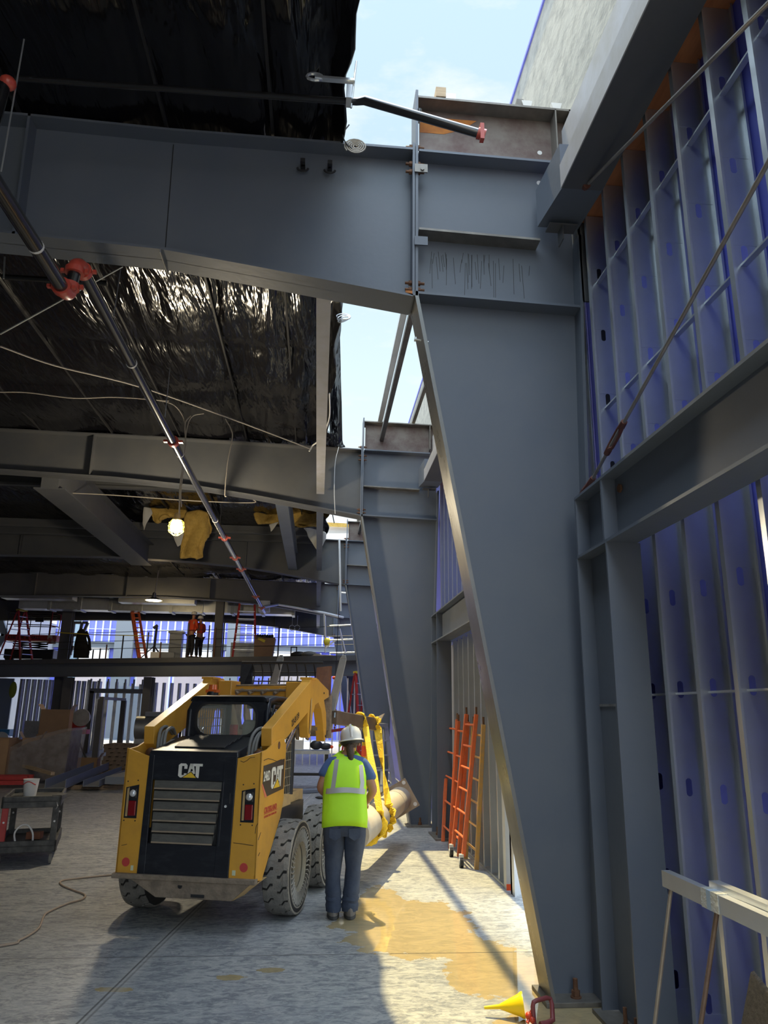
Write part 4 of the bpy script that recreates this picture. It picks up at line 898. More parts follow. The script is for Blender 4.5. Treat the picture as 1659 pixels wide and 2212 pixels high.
# ================================================================== COMPACT LOADER
def text(body, size, mt, parent, loc, rot, name='lettering', sx=1, bold=.0, ext=.0015, shear=0, align='LEFT', space=1):
    c = bpy.data.curves.new(name, 'FONT'); c.body = body; c.size = size; c.offset = bold; c.extrude = ext; c.shear = shear; c.align_x = align; c.space_character = space
    o = bpy.data.objects.new(name, c); COL.objects.link(o); bpy.context.view_layer.update()
    me = bpy.data.meshes.new_from_object(o.evaluated_get(bpy.context.evaluated_depsgraph_get())); bpy.data.objects.remove(o)
    me.materials.clear(); me.materials.append(mt)
    q = bpy.data.objects.new(name, me); COL.objects.link(q); q.parent = parent; q.location = loc; q.rotation_euler = rot; q.scale = (sx, 1, 1)
    return q
LD = thing('compact_loader', 'yellow and black compact wheel loader seen from behind with its arms raised', 'loader', (-.882, 7.802, 0), -.249)
def lobj(m, name, mt, **k): return m.build(name, mt, LD, **k)
RV = -.79          # rear face
# chassis
m = MB(); m.box(-.40,.40,-.45,1.5,.33,.95); lobj(m, 'chassis', YELD, bevel=.01)
m = MB(); m.box(-.45,.45,-.66,.0,.42,1.40); m.box(-.45,.45,0,1.35,.42,.85); lobj(m, 'engine_bay', BLACKP)
# yellow corner towers
for s in (-1, 1):
    m = MB()
    a, b = s*.395, s*.635
    m.prism([(min(a,b),.43),(max(a,b),.43),(max(a,b),1.465),(min(a,b),1.40)] if s > 0 else [(min(a,b),.43),(max(a,b),.43),(max(a,b),1.40),(min(a,b),1.475)], 'y', RV, RV+.012)
    tw = lobj(m, 'rear_tower', YEL, bevel=.003)
    u0, u1 = (s*.635, s*.615)
    m = MB(); m.prism([(RV,.43),(-.62,.40),(-.15,.85),(-.07,1.0),(-.06,1.40),(-.06,1.50),(-.16,1.56),(-.36,1.55),(-.62,1.48),(RV,1.465)], 'x', min(u0,u1), max(u0,u1)); lobj(m, 'side_plate', YEL, bevel=.004)
    m = MB(); m.prism([(RV,.80),(RV,1.42),(-.4,1.46),(-.1,1.46),(-.1,.8)], 'x', s*.40-.006, s*.40+.006); lobj(m, 'inner_tower_plate', YEL)
    m = MB(); m.box(min(s*.40,s*.62), max(s*.40,s*.62), RV+.012, -.1, .80, .82); lobj(m, 'tower_floor', BLACKP)
    # tail lights in their recess
    c = s*.53 if s > 0 else -.545
    m = MB(); m.prism([(c-.06,.885),(c+.06,.885),(c+.06,1.165),(c-.06,1.14)], 'y', RV-.003, RV+.003); rc = lobj(m, 'light_recess', BLACKP)
    m = MB(); m.prism([(c-.048,.90),(c-.028,.90),(c-.028,1.14),(c-.048,1.13)], 'y', RV-.0045, RV-.002); m.build('recess_lining', YELD, LD)
    m = MB(); m.box(c-.022,c+.05,RV-.018,RV-.002,1.05,1.135); h = lobj(m, 'work_light_housing', BLACKR, bevel=.012)
    m = MB(); m.lathe([(.001,.022),(.016,.02),(.028,.010),(.031,0)], 20, Matrix.Translation((c+.014,RV-.016,1.093)) @ Matrix.Rotation(PI/2,4,'X')); lobj(m, 'work_light_lens', LENS, smooth=True)
    m = MB(); m.box(c-.022,c+.05,RV-.016,RV-.002,.905,1.03); lobj(m, 'tail_lens', REDL, bevel=.008)
    for x, z in ((c-.05,1.19),(c+.045,1.20),(c-.055,.865),(c+.05,.865)):
        m = MB(); m.cyl((x,RV-.004,z),(x,RV+.001,z),.006,n=8); lobj(m, 'screw', BLACKR)
    # round red sticker and small pale label low on the tower
    m = MB(); m.cyl((c-.005 if s > 0 else c,RV-.0025,.53),(c-.005 if s > 0 else c,RV-.0015,.53),.036,n=24); st = lobj(m, 'round_sticker', REDSTK)
    for q in range(4): m = MB(); m.box(c-.03,c+.022,RV-.003,RV-.0026,.508+.013*q,.5105+.013*q)
    m = MB(); m.box((.425 if s > 0 else -.495),(.455 if s > 0 else -.47),RV-.0025,RV-.0015,.465,.505); lobj(m, 'small_label', mat('pale_green_label',(.62,.66,.45),.7))
# black door with louvres
m = MB(); m.prism([(-.43,.44),(-.36,.44),(-.36,1.42),(-.41,1.43)], 'y', RV-.012, RV+.01); lobj(m, 'rear_side_trim', BLACKP, bevel=.004)
m = MB(); m.prism([(.265,.44),(.395,.43),(.415,1.42),(.30,1.42)], 'y', RV-.014, RV+.01); lobj(m, 'rear_side_trim', BLACKP, bevel=.004)
m = MB(); m.box(-.365,.275,RV-.006,RV+.01,.44,.69); lobj(m, 'lower_door_panel', BLACKP, bevel=.004)
m = MB(); m.box(-.365,.30,RV-.006,RV+.01,1.21,1.42); lobj(m, 'upper_door_panel', BLACKP, bevel=.004)
m = MB(); m.box(-.36,.30,RV+.04,RV+.05,.68,1.22); lobj(m, 'grille_back', BLACKR)
for k in range(6):
    z = 1.205-.088*k
    x0, x1 = -.34+.003*k, .285-.011*k
    m = MB(); m.hexa([(x0,RV-.002,z-.066),(x1,RV-.002,z-.066),(x1,RV+.045,z-.012),(x0,RV+.045,z-.012),(x0,RV-.008,z-.062),(x1,RV-.008,z-.062),(x1,RV+.04,z),(x0,RV+.04,z)])
    m.hexa([(x0,RV-.008,z-.063),(x1,RV-.008,z-.063),(x1,RV+.002,z-.068),(x0,RV+.002,z-.068),(x0,RV-.004,z-.0),(x1,RV-.004,z-.0),(x1,RV+.01,z+.004),(x0,RV+.01,z+.004)])
    lv = lobj(m, 'louvre', DUSTY)
    m = MB(); m.box(x0,x1,RV-.012,RV-.002,z-.072,z-.060); m.build('louvre_edge', DUSTE, lv)
m = MB(); m.prism([(.275,.69),(.30,.69),(.31,1.21),(.29,1.21)], 'y', RV-.02, RV-.0); lobj(m, 'door_handle_strip', BLACKP, bevel=.004)
m = MB(); m.box(.36,.375,RV-.02,RV-.012,1.03,1.12); lobj(m, 'door_latch', BLACKR, bevel=.004)
m = MB(); m.cyl((.335,RV-.02,1.01),(.335,RV-.01,1.01),.011,n=14); lobj(m, 'door_lock', WPLAS, smooth=True)
# brand lettering on the door: white letters over a yellow triangle
def cat_logo(parent, loc, rot, s, sx=1):
    """three heavy letters with a yellow triangle across the foot of the middle one; s = letter height"""
    e = bpy.data.objects.new('logo', None)
    def L(name, polys, mt, d):
        mm = MB()
        for p in polys: mm.prism([(x*s*sx, y*s) for x, y in p], 'z', 0, d)
        o = mm.build(name, mt, parent); o.location = loc; o.rotation_euler = rot; return o
    Cc = [[(0,.12),(.12,0),(.20,0),(.20,1),(.12,1),(0,.88)],[(.20,.82),(.36,.82),(.52,.82),(.52,.88),(.42,1),(.20,1)],[(.34,.62),(.52,.62),(.52,.82),(.34,.82)],[(.20,0),(.44,0),(.50,.10),(.50,.30),(.34,.30),(.34,.18),(.20,.18)]]
    Aa = [[(.52,.08),(.68,.42),(.74,1.02),(.60,1.02)],[(.60,1.02),(.86,1.02),(.84,.80),(.64,.80)],[(.76,1.02),(.86,1.02),(1.0,.20),(.86,.40)],[(.66,.40),(.82,.40),(.84,.58),(.64,.58)]]
    Tt = [[(.90,.82),(1.42,.82),(1.42,1.0),(.88,1.0)],[(1.04,.0),(1.22,.0),(1.24,.84),(1.02,.84)]]
    Aa = [[(.50,.0),(.64,.0),(.80,1.0),(.68,1.0)],[(.70,1.0),(.86,1.0),(.84,.62),(.70,.62)],[(.76,1.0),(.88,1.0),(1.0,.3),(.90,.25)],[(.62,.3),(.90,.3),(.88,.46),(.66,.46)]]
    L('logo_letter', Cc, WHITE, .0015); L('logo_letter', Aa, WHITE, .0015); L('logo_letter', Tt, WHITE, .0015)
    L('logo_outline', [[(.20,-.02),(.76,.46),(1.16,-.02)]], BLACKR, .002)
    L('logo_triangle', [[(.28,.0),(.76,.40),(1.08,.0)]], LOGOY, .0028)
cat_logo(LD, (-.125,RV-.008,1.235), (PI/2,0,0), .118, 1.33)
# hood cap and louvred top
m = MB(); m.hexa([(-.42,RV-.006,1.41),(.42,RV-.006,1.41),(.42,RV+.05,1.41),(-.42,RV+.05,1.41),(-.41,RV+.0,1.455),(.41,RV+.0,1.455),(.41,RV+.06,1.46),(-.41,RV+.06,1.46)])
m.hexa([(-.41,RV+.0,1.40),(.41,RV+.0,1.40),(.40,-.15,1.42),(-.40,-.15,1.42),(-.41,RV+.0,1.456),(.41,RV+.0,1.456),(.40,-.15,1.565),(-.40,-.15,1.565)]); lobj(m, 'hood', BLACKP, bevel=.008)
for k in range(4):
    y = RV+.12+.12*k; z = 1.458+.105*(.12+.12*k)/.64
    m = MB(); m.hexa([(-.24,y,z),(.24,y,z),(.24,y+.10,z+.016),(-.24,y+.10,z+.016),(-.24,y,z+.012),(.24,y,z+.012),(.24,y+.10,z+.045),(-.24,y+.10,z+.045)]); lobj(m, 'hood_louvre', BLACKR, bevel=.004)
# bumper
m = MB(); m.prism([(-.645,.405),(.645,.405),(.645,.445),(-.645,.445)], 'y', RV-.045, RV+.03); lobj(m, 'bumper_plate', DIRT, bevel=.006)
m = MB()
m.hexa([(-.24,RV-.02,.27),(.44,RV-.02,.27),(.42,RV+.3,.25),(-.24,RV+.3,.25),(-.48,RV-.03,.405),(.60,RV-.03,.405),(.58,RV+.3,.405),(-.46,RV+.3,.405)]); lobj(m, 'belly_guard', DIRT, bevel=.006)
m = MB(); m.hexa([(.44,RV-.02,.27),(.50,RV+.1,.30),(.50,RV+.3,.3),(.44,RV+.3,.25),(.60,RV-.03,.405),(.64,RV+.05,.405),(.64,RV+.3,.405),(.60,RV+.3,.405)]); lobj(m, 'guard_corner', YELD)
m = MB(); m.cyl((-.02,RV-.03,.37),(-.02,RV-.02,.365),.02,n=14); m.box(.08,.20,RV-.025,RV-.018,.285,.31); lobj(m, 'guard_hole', BLACKR)
# wheels
def wheel(u, v):
    s = 1 if u > 0 else -1
    W = 0.255; R = .41
    T = Matrix.Translation((u, v, R)) @ Matrix.Rotation(PI/2*s, 4, 'Y')     # local z = outward
    m = MB(); m.lathe([(.315,W/2-.008),(.36,W/2-.0),(R-.028,W/2-.004),(R-.014,W/2-.03),(R-.014,-W/2+.03),(R-.03,-W/2),(.34,-W/2),(.315,-W/2+.01)], 48, T); t = lobj(m, 'tyre', TYREG, smooth=True)
    # tread blocks, two staggered hooked rows
    m = MB(); n = 19
    for k in range(n):
        for row in (-1, 1):
            a0 = 2*PI*(k+(.5 if row > 0 else 0))/n; da = 2*PI/n*.82
            def P(a, z, r): return T @ Vector((r*math.cos(a), r*math.sin(a), z*row))
            segs = [(.0-.018,0,.0),(.045,.0,.0),(.075,.40,.40),(W/2-.010,.40,.40)]
            r0, r1 = R-.02, R
            rr = []
            for z, sh, _ in segs:
                aa = a0+da*sh*row*-1
                e = 0 if z < W/2-.02 else .012
                rr.append([P(aa, z, r0), P(aa+da*.98, z, r0), P(aa+da*.98, z, r1-e), P(aa+da*.49, z, r1-e+.001), P(aa, z, r1-e)])
            m.loft(rr)
    m.build('tread', TYRE, t)
    m = MB(); m.lathe([(.335,W/2-.001),(R-.012,W/2-.006),(R-.010,W/2-.02),(R-.03,W/2-.02),(.325,W/2-.03)], 48, T); m.build('sidewall', SPOKEW, t, smooth=True)
    m = MB(); m.lathe([(.001,W/2-.045),(.19,W/2-.05),(.215,W/2-.035),(.225,W/2-.02),(.218,W/2-.01),(.205,W/2-.02),(.19,W/2-.04)], 36, T); m.lathe([(.22,W/2-.02),(.22,-W/2+.02)], 36, T); m.build('rim', HUB, t, smooth=True)
    m = MB()
    for k in range(40):
        a = 2*PI*k/40; pts = [T @ Vector((r*math.cos(a+b), r*math.sin(a+b), W/2-.045)) for r, b in ((.215,0),(.25,.035),(.285,.03),(.33,-.02))]
        for p, q in zip(pts, pts[1:]): m.bar(p, q, .09, .006, (T.to_3x3() @ Vector((0,0,1))).cross(q-p))
    m.build('spokes', SPOKE, t)
SPOKEW = mat('chalky_sidewall', (.40,.37,.31), .9, 0, (.22,.20,.17), 9, .9)
for v in (0, 1.165):
    for u in (-.685, .685): wheel(u, v)
    m = MB(); m.cyl((-.6,v,.41),(.6,v,.41),.07); lobj(m, 'axle', DIRT)
# cab
def cabring(v, wt, wb, z0, z1, r=.09, lean=0):
    n = 5; pts = []
    for sx, sz, a0 in ((1,1,0),(-1,1,PI/2)):
        for k in range(n):
            a = a0+PI/2*k/(n-1); pts.append((sx*(wt-r)+r*math.cos(a), v+lean, z1-r+r*math.sin(a)))
    pts += [(-wb, v, z0), (wb, v, z0)]
    return pts
# rear cab wall with a rounded window hole
def hole_wall(name, y, outer, inner, mt, th=.02):
    """ring between an outer and inner loop (same count)"""
    m = MB(); n = len(outer)
    A = [(x, y, z) for x, z in outer]; B = [(x, y, z) for x, z in inner]; A2 = [(x, y+th, z) for x, z in outer]; B2 = [(x, y+th, z) for x, z in inner]
    fs = []
    for i in range(n):
        j = (i+1) % n; fs += [(i,j,n+j,n+i),(2*n+i,3*n+i,3*n+j,2*n+j),(n+i,n+j,3*n+j,3*n+i)]
    m.add(A+B+A2+B2, fs); return lobj(m, name, mt)
def rrect(cx, cz, hw, hh, r, n=6):
    pts = []
    for sx, sz, a0 in ((1,1,0),(-1,1,PI/2),(-1,-1,PI),(1,-1,1.5*PI)):
        for k in range(n):
            a = a0+PI/2*k/(n-1); pts.append((cx+sx*(hw-r)+r*math.cos(a), cz+sz*(hh-r)+r*math.sin(a)))
    return pts
CX = .03
cab_out = rrect(CX, 1.70, .40, .245, .11); cab_in = rrect(CX-.01, 1.725, .315, .155, .125)
hole_wall('cab_rear_frame', -.09, cab_out, cab_in, BLACKP)
m = MB()
ro = rrect(CX-.01, 1.725, .325, .165, .13); ri = rrect(CX-.01, 1.725, .305, .145, .12)
n = len(ro); m.add([(x,-.10,z) for x, z in ro]+[(x,-.10,z) for x, z in ri]+[(x,-.088,z) for x, z in ro]+[(x,-.088,z) for x, z in ri], [f for i in range(n) for j in [(i+1)%n] for f in ((i,j,n+j,n+i),(i,2*n+i,2*n+j,j),(n+i,n+j,3*n+j,3*n+i))]); lobj(m, 'window_gasket', BLACKR, smooth=True)
gm = bpy.data.materials.new('cab_glass'); gm.use_nodes = True; gb = gm.node_tree.nodes['Principled BSDF']; gb.inputs['Base Color'].default_value = (.75,.8,.72,1); gb.inputs['Roughness'].default_value = .03; gb.inputs['Alpha'].default_value = .22
m = MB(); m.add([(x,-.083,z) for x, z in cab_in], [tuple(range(len(cab_in)))]); lobj(m, 'rear_window', gm)
# roof, posts and side mesh
m = MB(); m.loft([cabring(v, .40, .40, 1.90, z, .05) for v, z in ((-.09,1.945),(.25,1.965),(.9,1.95))] , True); 
for q in range(len(m.v)): x, y, z = m.v[q]; m.v[q] = (x+CX, y, z)
lobj(m, 'cab_roof', BLACKP, smooth=True)
for s in (-1, 1):
    x = CX+s*.40
    m = MB(); m.tube([(x,-.08,1.45),(x,-.07,1.80),(x-s*.02,.0,1.90),(x-s*.02,.2,1.925),(x-s*.02,.85,1.91)], .034, 10); m.tube([(x,.04,1.0),(x,.05,1.76),(x,.12,1.85),(x,.85,1.85)], .025, 8); m.tube([(x,.86,.95),(x,.86,1.9)], .03, 8); lobj(m, 'cab_post', BLACKP, smooth=True)
    m = MB()
    for k in range(13): y = .06+.062*k; m.box(x-.004,x+.004,y-.005,y+.005,.85,1.84)
    for k in range(12): z = .88+.085*k; m.box(x-.004,x+.004,.05,.86,z-.004,z+.004)
    lobj(m, 'side_mesh', HUB)
    m = MB(); m.prism([(-.1,.82),(.86,.66),(.86,.95),(.4,1.0),(-.1,1.25)], 'x', x-.01, x+.01); lobj(m, 'cab_side_plate', YELD)
m = MB(); m.box(CX-.39,CX+.39,.88,.90,.8,1.1); m.box(CX-.39,CX-.33,.88,.90,1.1,1.9).box(CX+.33,CX+.39,.88,.90,1.1,1.9); lobj(m, 'cab_front_frame', BLACKP)
m = MB(); m.box(CX+.08,CX+.30,.10,.24,1.2,1.72); m.box(CX+.06,CX+.32,.1,.5,1.15,1.25); lobj(m, 'seat', GLASSC, bevel=.04)
m = MB(); m.box(CX-.05,CX+.08,.80,.87,1.45,1.90); m.box(CX-.05,CX+.30,.6,.87,1.83,1.90); sb = lobj(m, 'cab_console', GLASSC, bevel=.01)
m = MB(); m.box(CX+.0,CX+.06,.60,.605,1.84,1.88); m.box(CX-.03,CX+.03,.79,.80,1.70,1.76).box(CX-.03,CX+.02,.79,.80,1.60,1.66); m.build('console_vent', BLACKR, sb)
m = MB(); m.cyl((CX-.22,.7,1.45),(CX-.22,.7,1.66),.045,n=14); lobj(m, 'fire_extinguisher', RED, smooth=True)
# beacon
m = MB(); m.cyl((-.30,.30,1.965),(-.30,.30,2.0),.06,n=16); bb_ = lobj(m, 'beacon_base', BLACKR, smooth=True)
m = MB(); m.cyl((-.30,.30,2.0),(-.30,.30,2.07),.05,.042,n=16); m.box(-.36,-.24,.25,.35,1.99,2.02); m.build('beacon_lens', ORSTR, bb_, smooth=True)
# lift arms
arm = [(-.50,1.50),(-.52,1.655),(.78,2.12),(.80,2.15),(1.15,2.17),(1.22,2.15),(1.68,2.06),(1.70,1.98),(1.46,1.94),(1.58,1.80),(1.62,1.64),(1.60,1.49),(1.54,1.47),(1.46,1.66),(1.34,1.84),(1.20,1.91),(1.05,1.88),(.96,1.78),(.90,1.60),(.86,1.53),(.80,1.54),(.76,1.66),(.74,1.80),(-.10,1.535),(-.42,1.44)]
def earclip_prism(m, poly, x0, x1):
    bm = bmesh.new(); a = [bm.verts.new((x0,p[0],p[1])) for p in poly]; f = bm.faces.new(a); r = bmesh.ops.extrude_face_region(bm, geom=[f])
    for v in [e for e in r['geom'] if isinstance(e, bmesh.types.BMVert)]: v.co.x = x1
    bmesh.ops.triangulate(bm, faces=[q for q in bm.faces if len(q.verts) > 4])
    bm.verts.index_update(); m.add([v.co[:] for v in bm.verts], [tuple(v.index for v in q.verts) for q in bm.faces]); bm.free(); return m
for s in (-1, 1):
    m = MB(); c = s*.575
    earclip_prism(m, arm, c-.05, c+.05)
    ar = lobj(m, 'lift_arm', YEL, bevel=.004)
    m = MB(); m.box(c-.07,c+.07,.80,1.02,2.15,2.175); m.build('arm_cap_plate', YEL, ar, bevel=.003)
    e = c+s*.058
    for (v, w, r) in ((1.42,2.02,.010),(-.30,1.50,.035),(1.56,1.53,.014),(.83,1.60,.014)):
        m = MB(); m.cyl((e-.004*s,v,w),(e+.004*s,v,w),r,n=14); m.build('arm_pin', BLACKR if r < .03 else RUSTD, ar)
    if s > 0:
        m = MB(); m.prism([(.80,1.58),(.84,1.57),(.86,1.95),(.83,1.93)], 'x', e, e+.004); m.build('arm_gusset', YELD, ar)
    # lift cylinder
    m = MB(); m.cyl((s*.50,-.30,1.02),(s*.50,.20,1.34),.042,n=16); cy = lobj(m, 'lift_cylinder', BLACKP, smooth=True)
    m = MB(); m.cyl((s*.50,.20,1.34),(s*.51,.62,1.62),.026,n=14); m.build('cylinder_rod', CHROME, cy, smooth=True)
    m = MB()
    for dx, dz in ((0,0),(.03,.02),(-.03,.03)):
        m.tube(curve_pts([(s*.44+dx,-.52,1.30),(s*.45+dx,-.50,1.50+dz),(s*.47+dx,-.42,1.60+dz),(s*.49+dx,-.26,1.62+dz),(s*.52+dx,-.12,1.58)]), .015, 8)
    lobj(m, 'hydraulic_hoses', HOSE, smooth=True)
    m = MB(); m.tube([(s*.52,-.40,1.36),(s*.52,-.15,1.40)], .045, 10); m.ball((s*.52,-.55,1.42), .05); lobj(m, 'hinge_fitting', RUSTD, smooth=True)
m = MB(); m.box(-.52,.52,1.08,1.22,1.97,2.09); m.box(-.50,-.34,.95,1.25,1.95,2.14).box(.30,.52,.95,1.25,1.95,2.13); lobj(m, 'arm_crossbar', YEL, bevel=.01)
m = MB()
for k in range(4): m.tube([(-.30+.15*k,1.0,2.0),(-.25+.15*k,1.1,2.05),(-.22+.16*k,1.3,2.02)], .02, 8)
m.tube([(-.32,1.02,2.03),(.36,1.02,2.04)], .014, 6); m.tube([(-.32,1.05,2.09),(.36,1.05,2.10)], .010, 6); lobj(m, 'crossbar_hoses', DIRT, smooth=True)
m = MB()
for u in (.30,.42,-.30,-.42): m.prism([(1.30,1.95),(1.40,1.95),(1.58,1.60),(1.56,1.48),(1.48,1.50),(1.32,1.75)], 'x', u-.012, u+.012)
m.cyl((-.55,1.5,1.62),(.55,1.5,1.62),.03); lobj(m, 'coupler_plates', DIRT)
m = MB(); m.cyl((.40,1.05,1.92),(.44,1.42,1.60),.05,n=16); lobj(m, 'tilt_cylinder', HUB, smooth=True)
m = MB(); m.cyl((-.40,1.05,1.92),(-.44,1.42,1.60),.05,n=16); lobj(m, 'tilt_cylinder', HUB, smooth=True)
# text on the right-hand side
m = MB(); m.prism([(RV+.055,1.345),(-.10,1.37),(-.10,1.10),(-.60,1.08),(RV+.05,1.20)], 'x', .636, .6375); lobj(m, 'side_decal', mat('decal_black',(.035,.03,.03),.45,0,(.06,.05,.05),6,.6))
m = MB(); m.prism([(RV+.03,1.19),(RV+.05,1.195),(-.60,1.078),(-.655,1.075)], 'x', .636, .6375); lobj(m, 'decal_stripe', mat('decal_salmon',(.75,.20,.12),.5))
text('246D', .115, WHITE, LD, (.638,-.722,1.215), (PI/2,0,PI/2), 'model_lettering', .72, .0022, .0008)
cat_logo(LD, (.638,-.50,1.13), (PI/2,0,PI/2), .185, 1.33)
text('CROSSLAND', .066, REDSTK, LD, (.638,-.66,.945), (PI/2,0,PI/2), 'owner_lettering', .98, .0009, .0008)
m = MB(); m.box(.6375,.6385,-.66,-.27,.936,.940); lobj(m, 'owner_underline', REDSTK)
text('CONSTRUCTION COMPANY, INC.', .026, REDSTK, LD, (.638,-.66,.905), (PI/2,0,PI/2), 'owner_lettering', .93, .0, .0008)
t_ = text('20-8139', .088, BLACKR, LD, (.632,.12,1.66), (PI/2,0,PI/2), 'unit_number', .95, .0006, .0008); t_.rotation_euler = (PI/2-.0, -math.radians(0), PI/2); 
t_.rotation_mode = 'QUATERNION'; t_.rotation_quaternion = (Matrix.Rotation(PI/2,3,'Z') @ Matrix.Rotation(PI/2,3,'X') @ Matrix.Rotation(math.radians(18.5),3,'Z')).to_quaternion()
# scuffs on the paint
m = MB()
for pts in ([(.44,1.385),(.47,1.375),(.50,1.39),(.53,1.415),(.57,1.42)], [(.61,.80),(.615,.86),(.63,.88)], [(.42,.72),(.50,.715),(.60,.705)], [(-.60,.66),(-.55,.672)]):
    m = MB()
    for a, b in zip(pts, pts[1:]): m.bar((a[0],RV-.001,a[1]),(b[0],RV-.001,b[1]),.003,.004)
    lobj(m, 'paint_scratch', BLACKR)
m = MB()
for pts in ([(-.74,1.39),(-.62,1.40),(-.50,1.385),(-.35,1.36),(-.2,1.37)], [(-.78,.75),(-.72,.80)], [(-.76,.62),(-.72,.64)]):
    m = MB()
    for a, b in zip(pts, pts[1:]): m.bar((.637,a[0],a[1]),(.637,b[0],b[1]),.003,.004)
    lobj(m, 'paint_scratch', BLACKR)
m = MB(); m.prism([(.58,.78),(.74,.78),(.68,.18),(.49,.22)], 'y', 1.66, 1.69); lobj(m, 'front_guard_plate', mat('pale_mud_plate',(.42,.35,.26),.8,0,(.30,.25,.19),7,.8), bevel=.004)
# fork carriage with upright tines
FK = thing('fork_carriage', 'black mesh fork carriage with two steel tines pointing up on the loader arms', 'fork attachment', (-.882+1.75*math.sin(.249), 7.802+1.75*math.cos(.249), 0), -.249)
def fobj(m, n, mt, **k): return m.build(n, mt, FK, **k)
m = MB()
GX0, GX1 = -.56, .50
def gp(u, f): return (u, .10+.10*math.sin(f*PI)*1.0, 2.06+.34*f)
m.tube([gp(GX0,1), gp(GX1,1)], .016, 8)
for k in range(8):
    u = GX0+.14+(GX1-GX0-.26)*k/7; m.tube([gp(u, f/4) for f in range(5)], .009, 6)
for f in (.0,.33,.66): m.tube([gp(GX0,f), gp(GX1,f)], .008, 6)
fobj(m, 'backrest_grid', BLACKR, smooth=True)
m = MB(); m.hexa([(GX0-.0,.05,1.98),(GX0+.15,.05,1.98),(GX0+.15,.12,1.98),(GX0,.12,1.98),(GX0-.01,.10,2.38),(GX0+.13,.12,2.37),(GX0+.13,.17,2.37),(GX0-.01,.15,2.38)]); fobj(m, 'end_plate', BLACKP)
m = MB(); m.hexa([(GX1-.08,.05,1.95),(GX1+.08,.05,1.50),(GX1+.10,.12,1.50),(GX1-.06,.12,1.95),(GX1-.08,.10,2.34),(GX1+.08,.12,2.36),(GX1+.10,.17,2.36),(GX1-.06,.15,2.34)]); fobj(m, 'end_plate', mat('scraped_rusty_plate',(.06,.03,.025),.6,0,(.22,.09,.04),5,.9))
m = MB(); m.box(-.62,.62,.0,.06,1.92,2.0).box(-.62,.62,.0,.06,1.52,1.60).box(.52,.64,.0,.08,1.50,2.0).box(-.64,-.52,.0,.08,1.5,2.0); fobj(m, 'carriage_frame', DIRT, bevel=.005)
def tine(u0, u1, z0, z1, lb):
    m = MB(); w_ = .055
    m.hexa([(u0-w_,.14,z0),(u0+w_,.14,z0),(u0+w_,.19,z0),(u0-w_,.19,z0),(u1-.045,.17,z1-.05),(u1+.045,.17,z1-.05),(u1+.045,.19,z1-.05),(u1-.045,.19,z1-.05)])
    m.hexa([(u1-.045,.17,z1-.05),(u1+.045,.17,z1-.05),(u1+.045,.19,z1-.05),(u1-.045,.19,z1-.05),(u1-.01,.175,z1),(u1+.03,.175,z1),(u1+.03,.19,z1),(u1-.01,.19,z1)])
    fobj(m, 'tine', mat('bright_worn_tine',(.42,.42,.41),.42,.6,(.30,.30,.29),7,.7), bevel=.006)
tine(.56,.74,1.60,2.50,''); tine(-.27,-.08,1.60,2.50,'')
m = MB(); m.box(-.30,-.24,.19,.5,1.55,1.6)
m = MB()
for s in (-.01,.05): 
    pts = [(.60+s,.20,1.98-.03*k) for k in range(14)]
    for k, p in enumerate(pts): m.ball((p[0]+.006*(k%2),p[1],p[2]), .012, .012, .016, 6, 5)
fobj(m, 'chain', RUSTD)

# hoisted beam, slings and round column
t = thing('lifting_beam', 'brown steel beam sticking out from the fork carriage and carrying the slings', 'beam', (.22,9.45,1.75))
A = Vector((.20,9.42,1.745)); B = Vector((.79,10.35,1.645)); d = (B-A).normalized()
m = MB(); m.bar(A, B, .12, .15); m.build('beam_body', mat('mill_scale_brown',(.14,.10,.075),.5,.2,(.22,.17,.13),5,.7), t, world=True, bevel=.004)
m = MB(); m.bar(A+Vector((0,0,.078)), B+Vector((0,0,.078)), .118, .006); m.build('beam_top', mat('pale_beam_top',(.45,.40,.34),.5,.1,(.32,.27,.22),6,.8), t, world=True)  # thin paler strip along the top face of the beam
m = MB(); r = d.cross(Vector((0,0,1))).normalized(); c = B+d*.01+Vector((0,0,.02)); m.hexa([c-r*.11+Vector((0,0,-.08)), c+r*.0+Vector((0,0,-.08)), c+d*.02+Vector((0,0,-.08)), c-r*.11+d*.02+Vector((0,0,-.08)), c-r*.12+Vector((0,0,.02)), c+r*.13+Vector((0,0,.13)), c+r*.13+d*.02+Vector((0,0,.13)), c-r*.12+d*.02+Vector((0,0,.02))]); m.build('end_plate', mat('bright_end_plate',(.6,.57,.5),.5), t, world=True)
m = MB(); m.bar(A+Vector((.0,-.062,.03))+d*.03, A+Vector((.0,-.062,.03))+d*.09, .003, .06); m.build('purple_label', LBLUE, t, world=True)
PA = Vector((1.24,11.35,.60)); PB = Vector((.44,8.45,.56)); pd = (PB-PA).normalized()
t = thing('round_column', 'round steel column with square base plate hanging in yellow slings beside the worker', 'column', PA)
m = MB(); m.cyl(PA+pd*.55, PB, .165, n=36); m.build('tube', mat('pale_dusty_tube',(.52,.47,.38),.75,0,(.40,.34,.27),3,.8,.1,30), t, smooth=True, world=True)
m = MB(); m.cyl(PA, PA+pd*.56, .168, n=36); m.build('base_sleeve', mat('grey_mottled_tube',(.28,.26,.24),.7,0,(.5,.46,.40),6,.8), t, smooth=True, world=True)
ri = pd.cross(Vector((0,0,1))).normalized(); up = ri.cross(pd).normalized()
m = MB(); q = [PA+ri*.27, PA+up*.27, PA-ri*.27, PA-up*.27]; q = [PA+(ri*math.cos(a)+up*math.sin(a))*.30 for a in (.25,.25+PI/2,.25+PI,.25+1.5*PI)]; m.hexa(q+[p-pd*.025 for p in q]); m.build('base_plate', mat('brown_base_plate',(.30,.22,.15),.7,0,(.45,.37,.28),6,.8), t, world=True)
